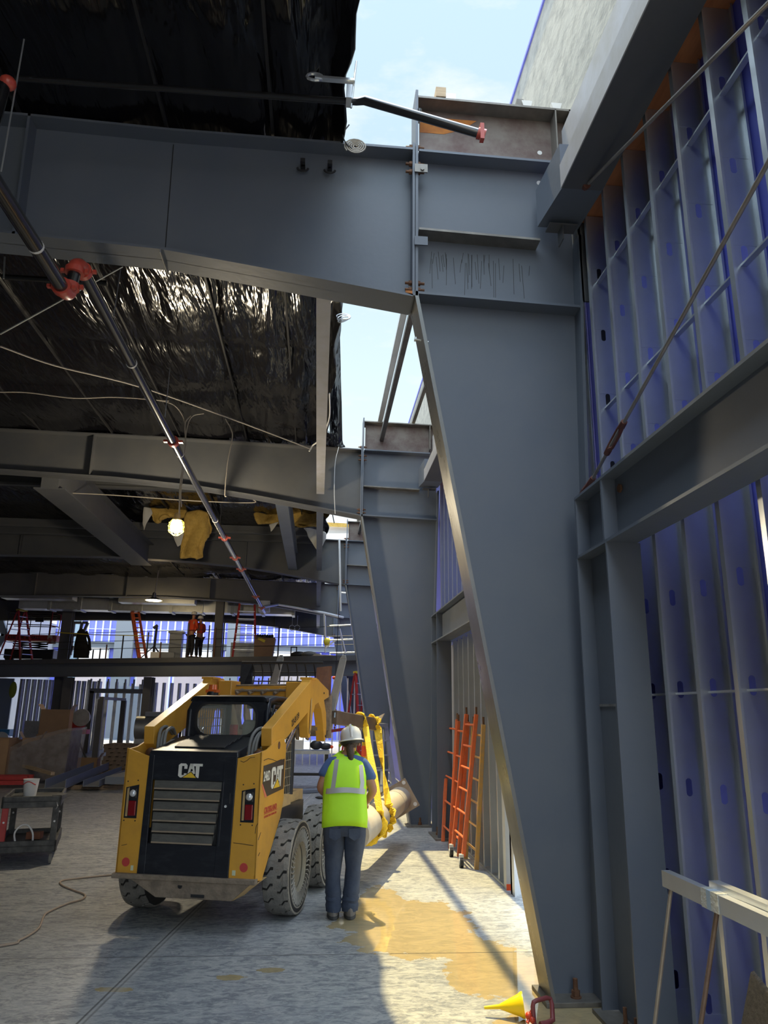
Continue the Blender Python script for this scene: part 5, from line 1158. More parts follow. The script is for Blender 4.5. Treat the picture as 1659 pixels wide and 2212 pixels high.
for p in q:
    c = PA+(p-PA)*.78; m = MB(); m.cyl(c+pd*.002, c-pd*.0255, .028, n=12); m.build('bolt_hole', WPLAS, t, world=True)
for k in range(14):
    f = .25+.65*random.random(); a = random.uniform(.2,2.2); c = PA+(PB-PA)*f+(ri*math.cos(a)*-1+up*math.sin(a))*.166; m = MB(); m.bar(c, c+(up*.3-ri*.5+pd*.2)*.05, .012, .006); 
def sling(name, P, c, rx, rz, label, w_, tw=0, front=True, mt=YSLING):
    """strap from the beam at P down round the tube at c"""
    t = thing(name, label, 'sling', P)
    top = Vector(P); C_ = Vector(c); n = 26; ring = []
    pts = [top+Vector((-.07,0,-.05)), top+Vector((-.06,0,.06)), top+Vector((.02,0,.09)), top+Vector((.08,0,.05)), top+Vector((.08,0,-.06))]
    pts += [C_+Vector((rx*math.cos(a), 0, rz*math.sin(a))) for a in [.25*PI-(1.5*PI)*k/12 for k in range(13)]]
    pts.append(pts[0])
    P2 = []
    for a, b in zip(pts, pts[1:]):
        for k in range(5): P2.append(a+(b-a)*k/5)
    m = MB(); rings = []
    for i, p in enumerate(P2):
        a = tw*i; dd = (P2[(i+1) % len(P2)]-P2[i-1]).normalized(); s_ = Vector((0,1,0)); nrm = dd.cross(s_)
        nrm = nrm.normalized() if nrm.length > .01 else Vector((1,0,0))
        ca = s_*math.cos(a)+nrm*math.sin(a); cb = nrm*math.cos(a)-s_*math.sin(a)
        ww = w_*(1+.15*math.sin(i*1.7)) if tw else w_
        rings.append([p+ca*ww/2+cb*.010, p-ca*ww/2+cb*.010, p-ca*ww/2-cb*.010, p+ca*ww/2-cb*.010])
    m.loft(rings); m.build('strap', mt, t, world=True)
    return t
def on_tube(y): f = (y-PA.y)/(PB.y-PA.y); return PA+(PB-PA)*f
def on_beam(y): f = (y-A.y)/(B.y-A.y); return A+(B-A)*f
s1 = sling('yellow_sling', on_beam(9.98), on_tube(9.15), .19, .20, 'flat yellow sling hanging from the beam just right of the white hard hat', .085, .21)
s2 = sling('yellow_sling', on_beam(10.27), on_tube(9.65), .20, .21, 'ruffled yellow sling at the very end of the lifting beam', .10, .55)
m = MB(); c = on_beam(10.0)+Vector((.05,-.09,-.36)); m.box(c.x-.03,c.x+.03,c.y-.01,c.y+.01,c.z-.06,c.z+.07); m.build('red_tag', ORNG2, s1, world=True)

# ================================================================== PEOPLE
def skin_mesh(name, verts, edges, radii, mt, parent, root=0, sub=2, world=True):
    bm = bmesh.new(); L = bm.verts.layers.skin.verify(); l = parent.location if world else (0,0,0)
    vs = [bm.verts.new((v[0]-l[0], v[1]-l[1], v[2]-l[2])) for v in verts]
    for i, (v, r) in enumerate(zip(vs, radii)):
        v[L].radius = (r, r) if not isinstance(r, tuple) else r; v[L].use_root = (i == root)
    for a, b in edges: bm.edges.new((vs[a], vs[b]))
    me = bpy.data.meshes.new(name); bm.to_mesh(me); bm.free(); me.materials.append(mt)
    o = bpy.data.objects.new(name, me); COL.objects.link(o); o.parent = parent
    md = o.modifiers.new('skin', 'SKIN'); md.use_smooth_shade = True; md.branch_smoothing = .6
    s = o.modifiers.new('sub', 'SUBSURF'); s.levels = sub; s.render_levels = sub
    return o
def ell_loft(m, secs, n=24):
    """secs: (center, rx, ry, yaw) horizontal-ish elliptic sections"""
    rings = []
    for c, rx, ry, *rest in secs:
        c = Vector(c); tilt = rest[0] if rest else 0
        ring = []
        for k in range(n):
            a = 2*PI*k/n; x = rx*math.cos(a); y = ry*math.sin(a)
            sx = math.copysign(abs(math.cos(a))**.8, math.cos(a))*rx; sy2 = math.copysign(abs(math.sin(a))**.9, math.sin(a))*ry
            ring.append(c+Vector((sx, sy2*math.cos(tilt), sy2*math.sin(tilt))))
        rings.append(ring)
    return m.loft(rings)
class Chain:
    def __init__(s): s.v = []; s.e = []; s.r = []
    def p(s, co, r, prev=None):
        s.v.append(co); s.r.append(r); i = len(s.v)-1
        if prev is not None: s.e.append((prev, i))
        return i
def hand(ch, wrist_i, W, D, U, s=1):
    """palm and five fingers; D = pointing direction, U = back-of-hand normal"""
    D = Vector(D).normalized(); U = Vector(U).normalized(); R = D.cross(U)*s; W = Vector(W)
    palm = ch.p(W+D*.05, .026, wrist_i); 
    for k, ln in enumerate((.070,.080,.074,.058)):
        b = W+D*.085+R*(-.030+.020*k)
        a = ch.p(b, .0105, palm); c = ch.p(b+D*ln*.5-U*.006, .009, a); c = ch.p(b+D*ln*.78-U*.028, .0085, c); ch.p(b+D*ln*.80-U*.05, .0075, c)
    a = ch.p(W+D*.03-R*.032, .012, palm); c = ch.p(W+D*.062-R*.050-U*.012, .010, a); ch.p(W+D*.085-R*.050-U*.03, .0085, c)
# ---- the worker in the lime vest
WK = thing('person', 'worker seen from behind in a lime vest and white hard hat, guiding the hanging column', 'person', (.30, 7.47, 0))
c = Chain()
pel = c.p((.300,7.50,.83), (.135,.10))
lhip = c.p((.215,7.49,.80), .088, pel); lk = c.p((.205,7.50,.46), .060, lhip); la = c.p((.215,7.47,.10), .040, lk); lt = c.p((.215,7.40,.05), .035, la); c.p((.205,7.60,.04), .03, la)
rhip = c.p((.385,7.49,.80), .088, pel); rk = c.p((.395,7.52,.46), .060, rhip); ra = c.p((.365,7.49,.10), .040, rk); c.p((.365,7.42,.05), .035, ra); c.p((.375,7.62,.04), .03, ra)
wa = c.p((.300,7.53,1.02), (.130,.095), pel); chs = c.p((.305,7.60,1.22), (.150,.10), wa); sh = c.p((.315,7.65,1.36), (.10,.075), chs)
nk = c.p((.330,7.68,1.43), .052, sh); hd0 = c.p((.340,7.71,1.48), .062, nk); hd = c.p((.345,7.73,1.56), (.075,.088), hd0)
ls = c.p((.165,7.64,1.34), .058, sh); le = c.p((.055,7.57,1.10), .043, ls); lw = c.p((.17,7.80,.98), .028, le)
hand(c, lw, (.17,7.80,.98), (.45,.85,-.1), (0,0,1), 1)
rs = c.p((.470,7.63,1.33), .058, sh); re = c.p((.575,7.57,1.08), .047, rs); rw = c.p((.50,7.80,.93), .030, re)
hand(c, rw, (.50,7.80,.93), (-.1,.95,-.2), (0,0,1), -1)
skin_mesh('body', c.v, c.e, c.r, SKIN, WK, 0, 2)
# jeans
m = MB()
def leg(xs, side):
    rings = []
    for (x, y, z, rx, ry) in xs:
        n = 22; ring = []
        for k in range(n):
            a = 2*PI*k/n; f = 1+.05*noise.noise(Vector((math.cos(a)*1.3+side*5, math.sin(a)*1.3, z*7)))*2.0
            ring.append((x+rx*f*math.cos(a), y+ry*f*math.sin(a), z+.010*noise.noise(Vector((a, z*9, side)))))
        rings.append(ring)
    m.loft(rings)
L_ = [(.208,7.475,.845,.108,.125),(.203,7.475,.78,.108,.130),(.198,7.48,.70,.100,.118),(.204,7.49,.60,.096,.106),(.204,7.50,.50,.083,.092),(.204,7.50,.42,.077,.086),(.204,7.49,.34,.070,.080),(.208,7.48,.26,.070,.078),(.212,7.475,.21,.076,.084),(.214,7.475,.185,.069,.076),(.214,7.475,.16,.078,.086),(.215,7.475,.135,.070,.077),(.216,7.475,.11,.078,.086),(.216,7.475,.075,.072,.082),(.216,7.475,.06,.070,.080)]
leg(L_, 1)
R_2 = [(.392,7.475,.845,.108,.125),(.397,7.475,.78,.108,.130),(.400,7.48,.70,.100,.118),(.394,7.50,.60,.096,.106),(.393,7.51,.50,.084,.092),(.392,7.51,.42,.072,.082),(.386,7.50,.34,.070,.080),(.378,7.49,.26,.070,.078),(.372,7.485,.21,.077,.084),(.370,7.485,.185,.069,.076),(.368,7.485,.16,.078,.086),(.366,7.485,.135,.070,.077),(.365,7.485,.11,.078,.086),(.365,7.485,.075,.072,.082),(.365,7.485,.06,.070,.080)]
leg(R_2, 2)
ell_loft(m, [((.300,7.478,.70),.09,.10),((.300,7.475,.76),.185,.125),((.300,7.475,.84),.196,.128),((.300,7.49,.90),.190,.122),((.300,7.50,.95),.180,.115)])
jn = m.build('jeans', JEANS, WK, smooth=True, world=True)
for x0 in (.155,.335):
    m = MB(); m.prism([(x0,.775),(x0+.105,.775),(x0+.105,.70),(x0+.052,.67),(x0,.70)], 'y', 7.344, 7.352); o = m.build('back_pocket', JEANS, jn, world=False); o.location = (-.30,-7.47,0)
    o.parent = WK
m = MB(); m.box(.375,.405,7.335,7.345,.81,.865); m.build('pocket_card', PALE, WK, world=True)
# shirt with short sleeves
c = Chain(); a = c.p((.300,7.50,.92), (.158,.112)); b = c.p((.303,7.56,1.10), (.158,.115), a); d_ = c.p((.305,7.61,1.25), (.165,.115), b); e_ = c.p((.315,7.65,1.36), (.115,.088), d_); c.p((.328,7.675,1.42), .062, e_)
l1 = c.p((.160,7.64,1.345), .072, e_); l2 = c.p((.105,7.61,1.24), .068, l1); c.p((.080,7.595,1.185), .068, l2)
r1 = c.p((.475,7.63,1.335), .072, e_); r2 = c.p((.530,7.61,1.22), .070, r1); c.p((.555,7.595,1.155), .072, r2)
skin_mesh('tshirt', c.v, c.e, c.r, SHIRT, WK, 0, 2)
# vest: a draped shell with a hem
m = MB(); secs = [((.296,7.478,.80),.212,.150,.0),((.296,7.48,.86),.214,.152,.02),((.297,7.495,.95),.207,.148,.05),((.298,7.52,1.04),.202,.146,.1),((.300,7.545,1.13),.200,.146,.15),((.303,7.575,1.22),.196,.143,.2),((.306,7.60,1.30),.186,.132,.25),((.312,7.625,1.365),.155,.108,.3),((.320,7.65,1.405),.105,.080,.3),((.326,7.665,1.425),.080,.068,.3)]
rings = []
for (cc, rx, ry, tl) in secs:
    ring = []
    for k in range(40):
        a = 2*PI*k/40; f = 1+.035*noise.noise(Vector((math.cos(a)*2.2, math.sin(a)*2.2, cc[2]*4)))*2+.02*math.sin(a*7+cc[2]*9)*(1.2-cc[2])
        sx = math.copysign(abs(math.cos(a))**.75, math.cos(a))*rx*f; sy2 = math.copysign(abs(math.sin(a))**.85, math.sin(a))*ry*f
        z = cc[2] + (.035*math.cos(a)**2*-1 if cc[2] < .81 else 0)
        if cc[2] > 1.25 and abs(math.cos(a)) > .90 and cc[2] < 1.38: sx *= .93
        ring.append((cc[0]+sx, cc[1]+sy2*math.cos(tl), z+sy2*math.sin(tl)))
    rings.append(ring)
m.loft(rings, False); v_ = m.build('safety_vest', VEST, WK, smooth=True, world=True, solid=.006)
def vest_pt(x, z, off=.006):
    """a point on the back of the vest"""
    for (c0, rx0, ry0, t0), (c1, rx1, ry1, t1) in zip(secs, secs[1:]):
        if c0[2]-.2 <= z <= c1[2] or c1 is secs[-1][0]:
            f = max(0, min(1, (z-c0[2])/(c1[2]-c0[2]))); cy = c0[1]+(c1[1]-c0[1])*f; cx = c0[0]+(c1[0]-c0[0])*f; rx = rx0+(rx1-rx0)*f; ry = ry0+(ry1-ry0)*f; tl = t0+(t1-t0)*f
            ca = max(-1, min(1, (x-cx)/rx)); ca_ = math.copysign(abs(ca)**(1/.75), ca); sa = math.sqrt(max(0, 1-ca_*ca_))
            fo = 1.04
            return Vector((x, cy-ry*fo*sa**.85*math.cos(tl)-off, z))
    return Vector((x, 7.4, z))
def tape(pts, w_, name='reflective_stripe'):
    m = MB(); rings = []
    for i, (x, z) in enumerate(pts):
        d0 = Vector((pts[min(i+1,len(pts)-1)][0]-pts[max(i-1,0)][0], 0, pts[min(i+1,len(pts)-1)][1]-pts[max(i-1,0)][1])).normalized(); s_ = Vector((d0.z,0,-d0.x))*w_/2
        a = vest_pt(x+s_.x, z+s_.z); b = vest_pt(x-s_.x, z-s_.z); rings.append([a, b, b+Vector((0,.006,0)), a+Vector((0,.006,0))])
    m.loft(rings); m.build(name, REFL, WK, world=True, smooth=True)
tape([(.108+.0188*k, 1.085+.020*math.sin(PI*k/20)) for k in range(21)], .046)
tape([(.175+.004*k, 1.10+.03*k) for k in range(10)], .040)
tape([(.445+.004*k, 1.08+.03*k) for k in range(4)]+[(.452-.002*k, 1.20+.03*k) for k in range(5)], .040)
# boots
for x, y in ((.215,7.50),(.368,7.50)):
    m = MB(); m.loft([[(x+rx*math.cos(a), y+dy+ry*math.sin(a), z) for a in [2*PI*k/20 for k in range(20)]] for z, rx, ry, dy in ((.028,.052,.135,.03),(.06,.054,.135,.03),(.085,.05,.115,.015),(.11,.046,.075,-.02),(.15,.044,.06,-.03))]); b = m.build('work_shoe', SHOE, WK, smooth=True, world=True)
    m = MB(); m.loft([[(x+rx*math.cos(a), y+.03+ry*math.sin(a), z) for a in [2*PI*k/20 for k in range(20)]] for z, rx, ry in ((0,.05,.132),(.005,.056,.142),(.03,.056,.142))]); o = m.build('shoe_sole', SOLE, b, smooth=True); o.location = (-.30,-7.47,0)
# head: hair, ears, hat
m = MB(); m.ball((.343,7.715,1.535),.088,.098,.085,16,10); m.build('hair', HAIR, WK, smooth=True, world=True)
m = MB(); m.tube(curve_pts([(.335,7.64,1.50),(.338,7.60,1.455),(.345,7.575,1.40),(.350,7.57,1.345),(.352,7.575,1.325)]), [.030]+[.036]*6+[.034]*6+[.028]*6+[.018]*5+[.006], 10); m.build('ponytail', HAIR, WK, smooth=True, world=True)
for s in (-1, 1):
    m = MB(); m.ball((.343+s*.088,7.72,1.515),.012,.02,.032); m.build('ear', SKIN, WK, smooth=True, world=True)
m = MB(); m.ball((.345,7.81,1.50),.012,.02,.018); m.ball((.345,7.795,1.455),.03,.012,.008); m.build('face_features', SKIN, WK, smooth=True, world=True)
HT = Matrix.Translation((.352,7.715,1.555)) @ Matrix.Rotation(math.radians(-6),4,'Y') @ Matrix.Rotation(math.radians(-8),4,'X') @ Matrix.Diagonal((1,1.12,1,1))
m = MB(); m.lathe([(.122,-.030),(.125,-.024),(.118,-.018),(.106,-.012),(.107,.02),(.102,.055),(.088,.088),(.060,.110),(.03,.119),(.002,.121)], 32, HT); h_ = m.build('hard_hat', WPLAS, WK, smooth=True, world=True, solid=.003)
m = MB(); m.tube([HT @ Vector((0,-.107,.0)), HT @ Vector((0,-.092,.09)), HT @ Vector((0,-.05,.122)), HT @ Vector((0,.03,.128)), HT @ Vector((0,.09,.095))], .014, 8); m.build('hat_ridge', WPLAS, WK, smooth=True, world=True)
m = MB(); m.loft([[(HT @ Vector((rr*math.cos(a), .02+rr*math.sin(a), z))) for a in [2*PI*k/14 for k in range(14)]] for z, rr in ((.112,.035),(.128,.03),(.133,.01))]); m.build('hat_light', mat('lime_hat_light',(.6,.75,.05),.4), WK, smooth=True, world=True)
m = MB(); m.lathe([(.110,-.030),(.112,-.024),(.098,-.055),(.094,-.055)], 28, HT); m.build('hat_suspension', BLACKR, WK, smooth=True, world=True)
m = MB(); m.ball((.243,7.72,1.49),.014,.014,.016); m.tube([(.243,7.72,1.48),(.240,7.715,1.44),(.246,7.70,1.40)], .004, 6); m.build('ear_plug_cord', mat('lime_plug',(.65,.85,.05),.5), WK, smooth=True, world=True)
m = MB(); m.tube([(.06,7.85,.98),(.02,8.1,1.28),(-.02,8.25,1.62)], .010, 6)

# ---- two men on the mezzanine
def deck_point(px, back=1.0):
    Y = 30
    for _ in range(12): Y = yline(at(px, 1420, Y).x)+back
    return Vector((at(px, 1420, Y).x, Y, 3.72))
def small_man(px, back, label, h, face, shirt, trousers, hat, lean=.0):
    b = deck_point(px, back); t = thing('person', label, 'person', b, face); k = h/1.75
    c = Chain()
    pl = c.p((0,0,.93*k), (.13,.10)); 
    for s in (-1, 1):
        a = c.p((s*.09,0,.88*k), .085, pl); q = c.p((s*.10,.03,.48*k), .06, a); an = c.p((s*.10,0,.08), .04, q); c.p((s*.11,.14,.04), .035, an)
    w1 = c.p((0,lean*.4,1.15*k), (.13,.1), pl); ch = c.p((0,lean*.8,1.36*k), (.15,.11), w1); n1 = c.p((0,lean,1.50*k), .055, ch); c.p((0,lean+.02,1.64*k), (.08,.095), n1)
    for s in (-1, 1):
        a = c.p((s*.19,lean*.8,1.40*k), .055, ch); e = c.p((s*.23,lean+.02,1.14*k), .042, a); w2 = c.p((s*.19,lean+.20,1.02*k), .03, e); hand(c, w2, (s*.19,lean+.20,1.02*k), (0,1,-.2), (0,0,1), s)
    skin_mesh('body', c.v, c.e, c.r, SKIN, t, 0, 1, world=False)
    c = Chain(); pl = c.p((0,0,.98*k), (.155,.12)); ch = c.p((0,lean*.6,1.28*k), (.17,.13), pl); n1 = c.p((0,lean*.9,1.44*k), (.12,.09), ch)
    for s in (-1, 1): a = c.p((s*.19,lean*.8,1.40*k), .07, n1); e = c.p((s*.235,lean+.0,1.18*k), .06, a); c.p((s*.235,lean+.06,1.10*k), .055, e)
    skin_mesh('shirt', c.v, c.e, c.r, shirt, t, 0, 1, world=False)
    c = Chain(); pl = c.p((0,0,.94*k), (.16,.12))
    for s in (-1, 1): a = c.p((s*.09,0,.84*k), .10, pl); q = c.p((s*.105,.03,.48*k), .078, a); c.p((s*.10,0,.10), .065, q)
    skin_mesh('trousers', c.v, c.e, c.r, trousers, t, 0, 1, world=False)
    m = MB(); M_ = Matrix.Translation((0,lean+.02,1.66*k)); m.lathe([(.135,-.01),(.115,.0),(.112,.05),(.09,.09),(.04,.115),(.002,.12)], 20, M_); m.build('hard_hat', hat, t, smooth=True, solid=.004)
    m = MB()
    for s in (-1, 1): m.box(s*.10-.05,s*.10+.05,-.08,.20,0,.09)
    m.build('boots', BLACKR, t, bevel=.02)
    return t
OSH = mat('orange_red_shirt', (.60,.06,.015), .8); DKT = mat('dark_work_trousers', (.015,.015,.02), .9)
small_man(409, 1.0, 'taller man in orange shirt and hard hat on the mezzanine, left of two', 1.84, -.7, OSH, DKT, WPLAS, .06)
small_man(428, 1.3, 'shorter man in orange shirt and hard hat on the mezzanine, right of two', 1.68, .9, OSH, DKT, WPLAS)

# ================================================================== MEZZANINE AND WHAT STANDS ON IT
t = thing('mezzanine', 'dark mezzanine floor edge and deep beam crossing the hall', 'mezzanine', (-6, 30, 3))
def mzq(x, off, z): return (x, yline(x)+off, z)
XL, XR = -16.9, 1.42
m = MB(); m.hexa([mzq(XL,0,3.55),mzq(XR,0,3.55),mzq(XR,9,3.55),mzq(XL,9,3.55),mzq(XL,0,3.70),mzq(XR,0,3.70),mzq(XR,9,3.70),mzq(XL,9,3.70)]); m.build('deck', STEELD, t, world=True)
m = MB(); m.hexa([mzq(XL,.15,3.02),mzq(XR,.15,3.02),mzq(XR,.17,3.02),mzq(XL,.17,3.02),mzq(XL,.15,3.55),mzq(XR,.15,3.55),mzq(XR,.17,3.55),mzq(XL,.17,3.55)]); m.build('edge_beam_web', STEEL, t, world=True)
for z in (3.0, 3.52):
    m = MB(); m.hexa([mzq(XL,.0,z),mzq(XR,.0,z),mzq(XR,.3,z),mzq(XL,.3,z),mzq(XL,.0,z+.03),mzq(XR,.0,z+.03),mzq(XR,.3,z+.03),mzq(XL,.3,z+.03)]); m.build('edge_beam_flange', STEELD, t, world=True)
FARP = mat('far_grey_primer', (.21,.23,.26), .6)
# columns standing under and over the deck
def hcol(px, back, z0, z1, w_, mt, label, Y=None):
    if Y is None:
        b = deck_point(px, back)
    else: b = at(px, 1450, Y)
    m = MB(); m.box(b.x-w_/2,b.x+w_/2,b.y-.15,b.y-.13,z0,z1).box(b.x-w_/2,b.x+w_/2,b.y+.13,b.y+.15,z0,z1).box(b.x-.01,b.x+.01,b.y-.13,b.y+.13,z0,z1)
    return tag(m.build('steel_post', mt), label, 'post')
hcol(137, 1.2, 0, 6.6, .42, STEELD, 'black steel post through the mezzanine beside the scissor lift')
hcol(468, 1.6, 3.7, 6.5, .32, STEELD, 'black steel post on the mezzanine right of the two men')
hcol(155, .6, 0, 3.0, .36, STEELD, 'dark post under the mezzanine left of the framed opening')
hcol(325, .6, 0, 3.0, .30, STEELD, 'dark post under the mezzanine right of the framed opening')
hcol(335, .9, 0, 3.0, .12, STEELD, 'thin dark post just right of the framed opening')
hcol(154, 3, 0, 7.5, .4, LBLUE, 'grey-blue post behind the black post on the mezzanine', Y=44)
hcol(262, 3, 0, 7.5, 1.15, FARP, 'wide pale steel post before the far purple wall, left of the two men', Y=49.3)
hcol(500, 3, 0, 7.5, .8, FARP, 'pale steel post before the far purple wall, behind the red stepladder', Y=49.3)
hcol(78, 3, 0, 7.5, 1.0, FARP, 'pale steel post before the far purple wall at the left', Y=49.3)

# far wall framing
EAVE = FARP
sp = .46; k = 0
fs = MB(); fs.box(-.045,.045,-.10,0,0,1.72)
f0 = fs.build('far_stud', mat('white_stud', (.80,.82,.84), .5, .1))  # plain white, shared by the far track, bridging and opening frames
x = -16.8; i = 0
while x < 2.2:
    s = f0 if i == 0 else f0.copy()
    if i: COL.objects.link(s)
    s.location = (x, YF, 5.92); tag(s, f'white stud in the far upper purple wall, {ordn(i)} from the left', 'stud', 'studs of the far upper wall'); i += 1; x += sp
fl = MB(); fl.box(-.05,.05,-.12,0,0,5.5); f1 = fl.build('far_lower_stud', GALV); i = 0; x = -16.6
while x < 2.2:
    if not any(a-.05 < x < b+.05 for a, b in ops):
        s = f1 if i == 0 else f1.copy()
        if i: COL.objects.link(s)
        s.location = (x, YF, 0); tag(s, f'stud in the far lower purple wall, {ordn(i)} from the left', 'stud', 'studs of the far lower wall'); i += 1
    x += .62
m = MB(); m.box(-17,2.2,YF-.35,YF-.02,5.55,5.60).box(-17,2.2,YF-.35,YF-.02,5.88,5.93).box(-17,2.2,YF-.2,YF-.15,5.6,5.88); tag(m.build('far_girt', EAVE), 'pale horizontal girt dividing the far wall', 'beam')
m = MB(); m.box(-17,2.2,YF-.14,YF-.02,7.62,7.70); tag(m.build('far_top_track', f0.data.materials[0]), 'white top track of the far purple wall', 'track')
m = MB(); m.box(-17,2.2,YF-.08,YF-.04,6.75,6.79); tag(m.build('far_bridging', f0.data.materials[0]), 'thin white bridging line halfway up the far purple wall', 'bridging')
for j, (a, b) in enumerate(ops):
    t = thing('far_opening', f'white framed opening in the far wall, {ordn(j)} from the left', 'opening', (a, YF, 0))
    m = MB(); m.box(a-.06,a+.04,YF-.12,YF,0,5.5).box(b-.04,b+.06,YF-.12,YF,0,5.5).box(a,b,YF-.12,YF,5.42,5.5); m.build('frame', f0.data.materials[0], t, world=True)

# partitions under the mezzanine
def partition(xa, ya, xb, yb, n, h, lab, grp, mt=GALV, w_=.05):
    pm = MB(); pm.box(-w_/2,w_/2,-.07,.07,0,h); p0 = pm.build('partition_stud', mt); ang = math.atan2(yb-ya, xb-xa)
    for k in range(n):
        f = k/(n-1); s = p0 if k == 0 else p0.copy()
        if k: COL.objects.link(s)
        s.location = (xa+(xb-xa)*f, ya+(yb-ya)*f, 0); s.rotation_euler = (0,0,ang+.5)
        tag(s, f'{lab}, {ordn(k)} from the left', 'stud', grp)
partition(-12.9, 34.6, -10.1, 36.4, 15, 3.0, 'galvanised partition stud under the mezzanine at the left', 'left partition studs', GALVD, w_=.15)
partition(-10.0, 34.4, -8.8, 40.5, 8, 3.0, 'galvanised partition stud seen through the dark framed opening', 'partition studs in the opening', GALVD, w_=.16)
partition(-7.9, 36.5, -5.2, 37.5, 9, 3.0, 'galvanised partition stud behind the loader cab', 'partition studs behind the loader', GALVD, w_=.10)
partition(-4.9, 35.5, -2.2, 34.5, 7, 3.2, 'thin dark partition stud behind the fork carriage', 'partition studs behind the carriage', STEELD, .05)
m = MB(); a = at(60,1600,33.5); m.box(-12.2,-11.0,33.6,33.7,0,1.25); tag(m.build('leaning_panel', GALVD), 'plain grey metal panel leaning below the left partition', 'panel')
t = thing('framed_opening', 'large dark steel framed opening under the mezzanine with short studs above', 'frame', (-8.6,33,0))
XA, XB = at(197,1520,33).x, at(312,1520,33).x
m = MB(); m.box(XA-.09,XA+.09,32.9,33.1,0,2.5); m.build('jamb', STEELD, t, world=True)
m = MB(); m.box(XB-.09,XB+.09,32.9,33.1,0,2.5); m.build('jamb', STEELD, t, world=True)
m = MB(); m.box(XA-.1,XB+.3,32.9,33.1,2.42,2.60); m.build('header', EAVE, t, world=True)
for k in range(8):
    x = XA-.1+(XB-XA+.3)*k/7; m = MB(); m.box(x-.03,x+.03,32.95,33.05,2.6,3.0); m.build('cripple_stud', GALVD, t, world=True)
m = MB(); m.box(XB+.2,XB+.28,32.95,33.05,0,3.0); m.build('cripple_stud', GALVD, t, world=True)
m = MB(); m.box(-10.7,-9.9,46,46.1,0,3); m.box(-12.0,-10.75,47,47.1,0,3.1); tag(m.build('inner_panel', CHAN), 'slate-grey panel seen through the dark framed opening', 'panel')
m = MB(); m.box(at(0,1500,40).x-1, at(26,1500,40).x, 40, 40.1, 0, 3.2); tag(m.build('slate_panel', CHAN), 'slate-blue panel at the left edge under the mezzanine', 'panel')
t = thing('blue_machine', 'blue wheeled machine at the left edge under the mezzanine', 'machine', at(10,1590,36)*1)
b = at(8,1588,36); m = MB(); m.box(b.x-.5,b.x+.3,35.8,36.4,b.z-.05,b.z+.25); m.build('machine_body', BLUEM, t, world=True, bevel=.03)
m = MB(); m.cyl((b.x,35.7,b.z-.2),(b.x,35.9,b.z-.2),.35,n=20); m.build('wheel', WPLAS, t, world=True)

# rolled metal / wrapped bundles behind the loader arm
t = thing('lift_bucket', 'curved grey metal bucket behind the left loader arm', 'bucket', (-4.4,26,0))
a = at(345,1580,24)
m = MB(); m.cyl((a.x-.7,24,1.25),(a.x+.6,24,1.25),.34,n=24); m.box(a.x-.7,a.x+.6,23.9,24.3,.0,1.3); m.build('bucket_body', GALVD, t, world=True, smooth=True)
m = MB(); m.box(a.x-.45,a.x+.25,23.8,24.2,1.58,1.72); m.bar((a.x+.3,23.9,1.75),(a.x+.75,23.9,1.35),.3,.28); m.build('bucket_bracket', EAVE, t, world=True, bevel=.02)

# scissor lift
b = deck_point(68, 2.2)
t = thing('scissor_lift', 'red scissor lift with guard rails on the mezzanine at the left', 'scissor lift', b)
def bl(m, name, mt, **k): return m.build(name, mt, t, **k)
m = MB(); m.box(-1.05,1.05,-.4,.4,.15,.55); bl(m, 'base', BLACKP, bevel=.03)
for x in (-.8,.8): m = MB(); m.cyl((x,-.42,.2),(x,-.3,.2),.2,n=18); bl(m, 'wheel', BLACKR)
m = MB()
for k in range(3): m.bar((-.75,-.3,.58+.1*k),(.75,-.3,.68+.1*k),.05,.05); m.bar((.75,-.3,.58+.1*k),(-.75,-.3,.68+.1*k),.05,.05)
bl(m, 'scissor_stack', BLACKP)
m = MB(); m.box(-1.1,1.1,-.4,.4,.92,1.18); bl(m, 'platform', RED)
m = MB()
for x in (-1.08,-.55,-.1,.35,.75): m.tube([(x,-.38,1.1),(x,-.38,2.15)], .02, 6)
for z in (2.15,2.05,1.62): m.tube([(-1.08,-.38,z),(.75,-.38,z)], .02, 6); m.tube([(-1.08,.38,z),(.75,.38,z)], .02, 6)
bl(m, 'guard_rail', BLACKR)
m = MB(); m.tube([(.78,-.38,1.0),(.80,-.38,2.2),(1.12,-.2,2.1),(1.08,-.2,1.0)], .025, 6); m.tube([(.79,-.38,1.6),(1.1,-.2,1.55)], .02, 6); bl(m, 'gate', RED)
m = MB(); m.box(.72,1.1,-.42,-.36,.80,1.18); bl(m, 'end_panel', mat('scuffed_red_white',(.45,.10,.08),.6,0,(.7,.6,.5),5,.9,lo=.5,hi=.55))
m = MB(); m.box(.1,.45,-.41,-.36,1.75,1.95); bl(m, 'control_box', BLACKR)
text('A HOOK & HALL', .20, BLACKR, t, (-1.02,-.405,.99), (PI/2,0,0), 'lift_lettering', .95, .006, .001)
def deckladder(px, back, label, h, w_, spread, mt, rz):
    b = deck_point(px, back); return stepladder(label, b.x, b.y, 3.70, h, w_, spread, mt, YTAPE, 7, rz)
deckladder(33, .9, 'red stepladder with yellow top standing before the scissor lift', 2.15, .62, 1.35, RED, math.radians(62))
deckladder(527, .9, 'tall red stepladder on the mezzanine right of the two men', 2.35, .85, .9, RED, .1)
b = deck_point(308, .5); tp = at(287,1294,b.y+1.5)
t = thing('extension_ladder', 'bright orange extension ladder leaning steeply on the mezzanine', 'ladder', b)
m = MB()
for s in (-.16,.16): m.bar(b+Vector((s,0,0)), Vector((tp.x+s*.9,tp.y,tp.z)), .06, .09)
for s in (-.10,.12): m.bar(b+Vector((s,.08,0)), Vector((tp.x+s*.9,tp.y+.08,tp.z)), .05, .07)
m.build('rails', ORANGE, t, world=True)
m = MB()
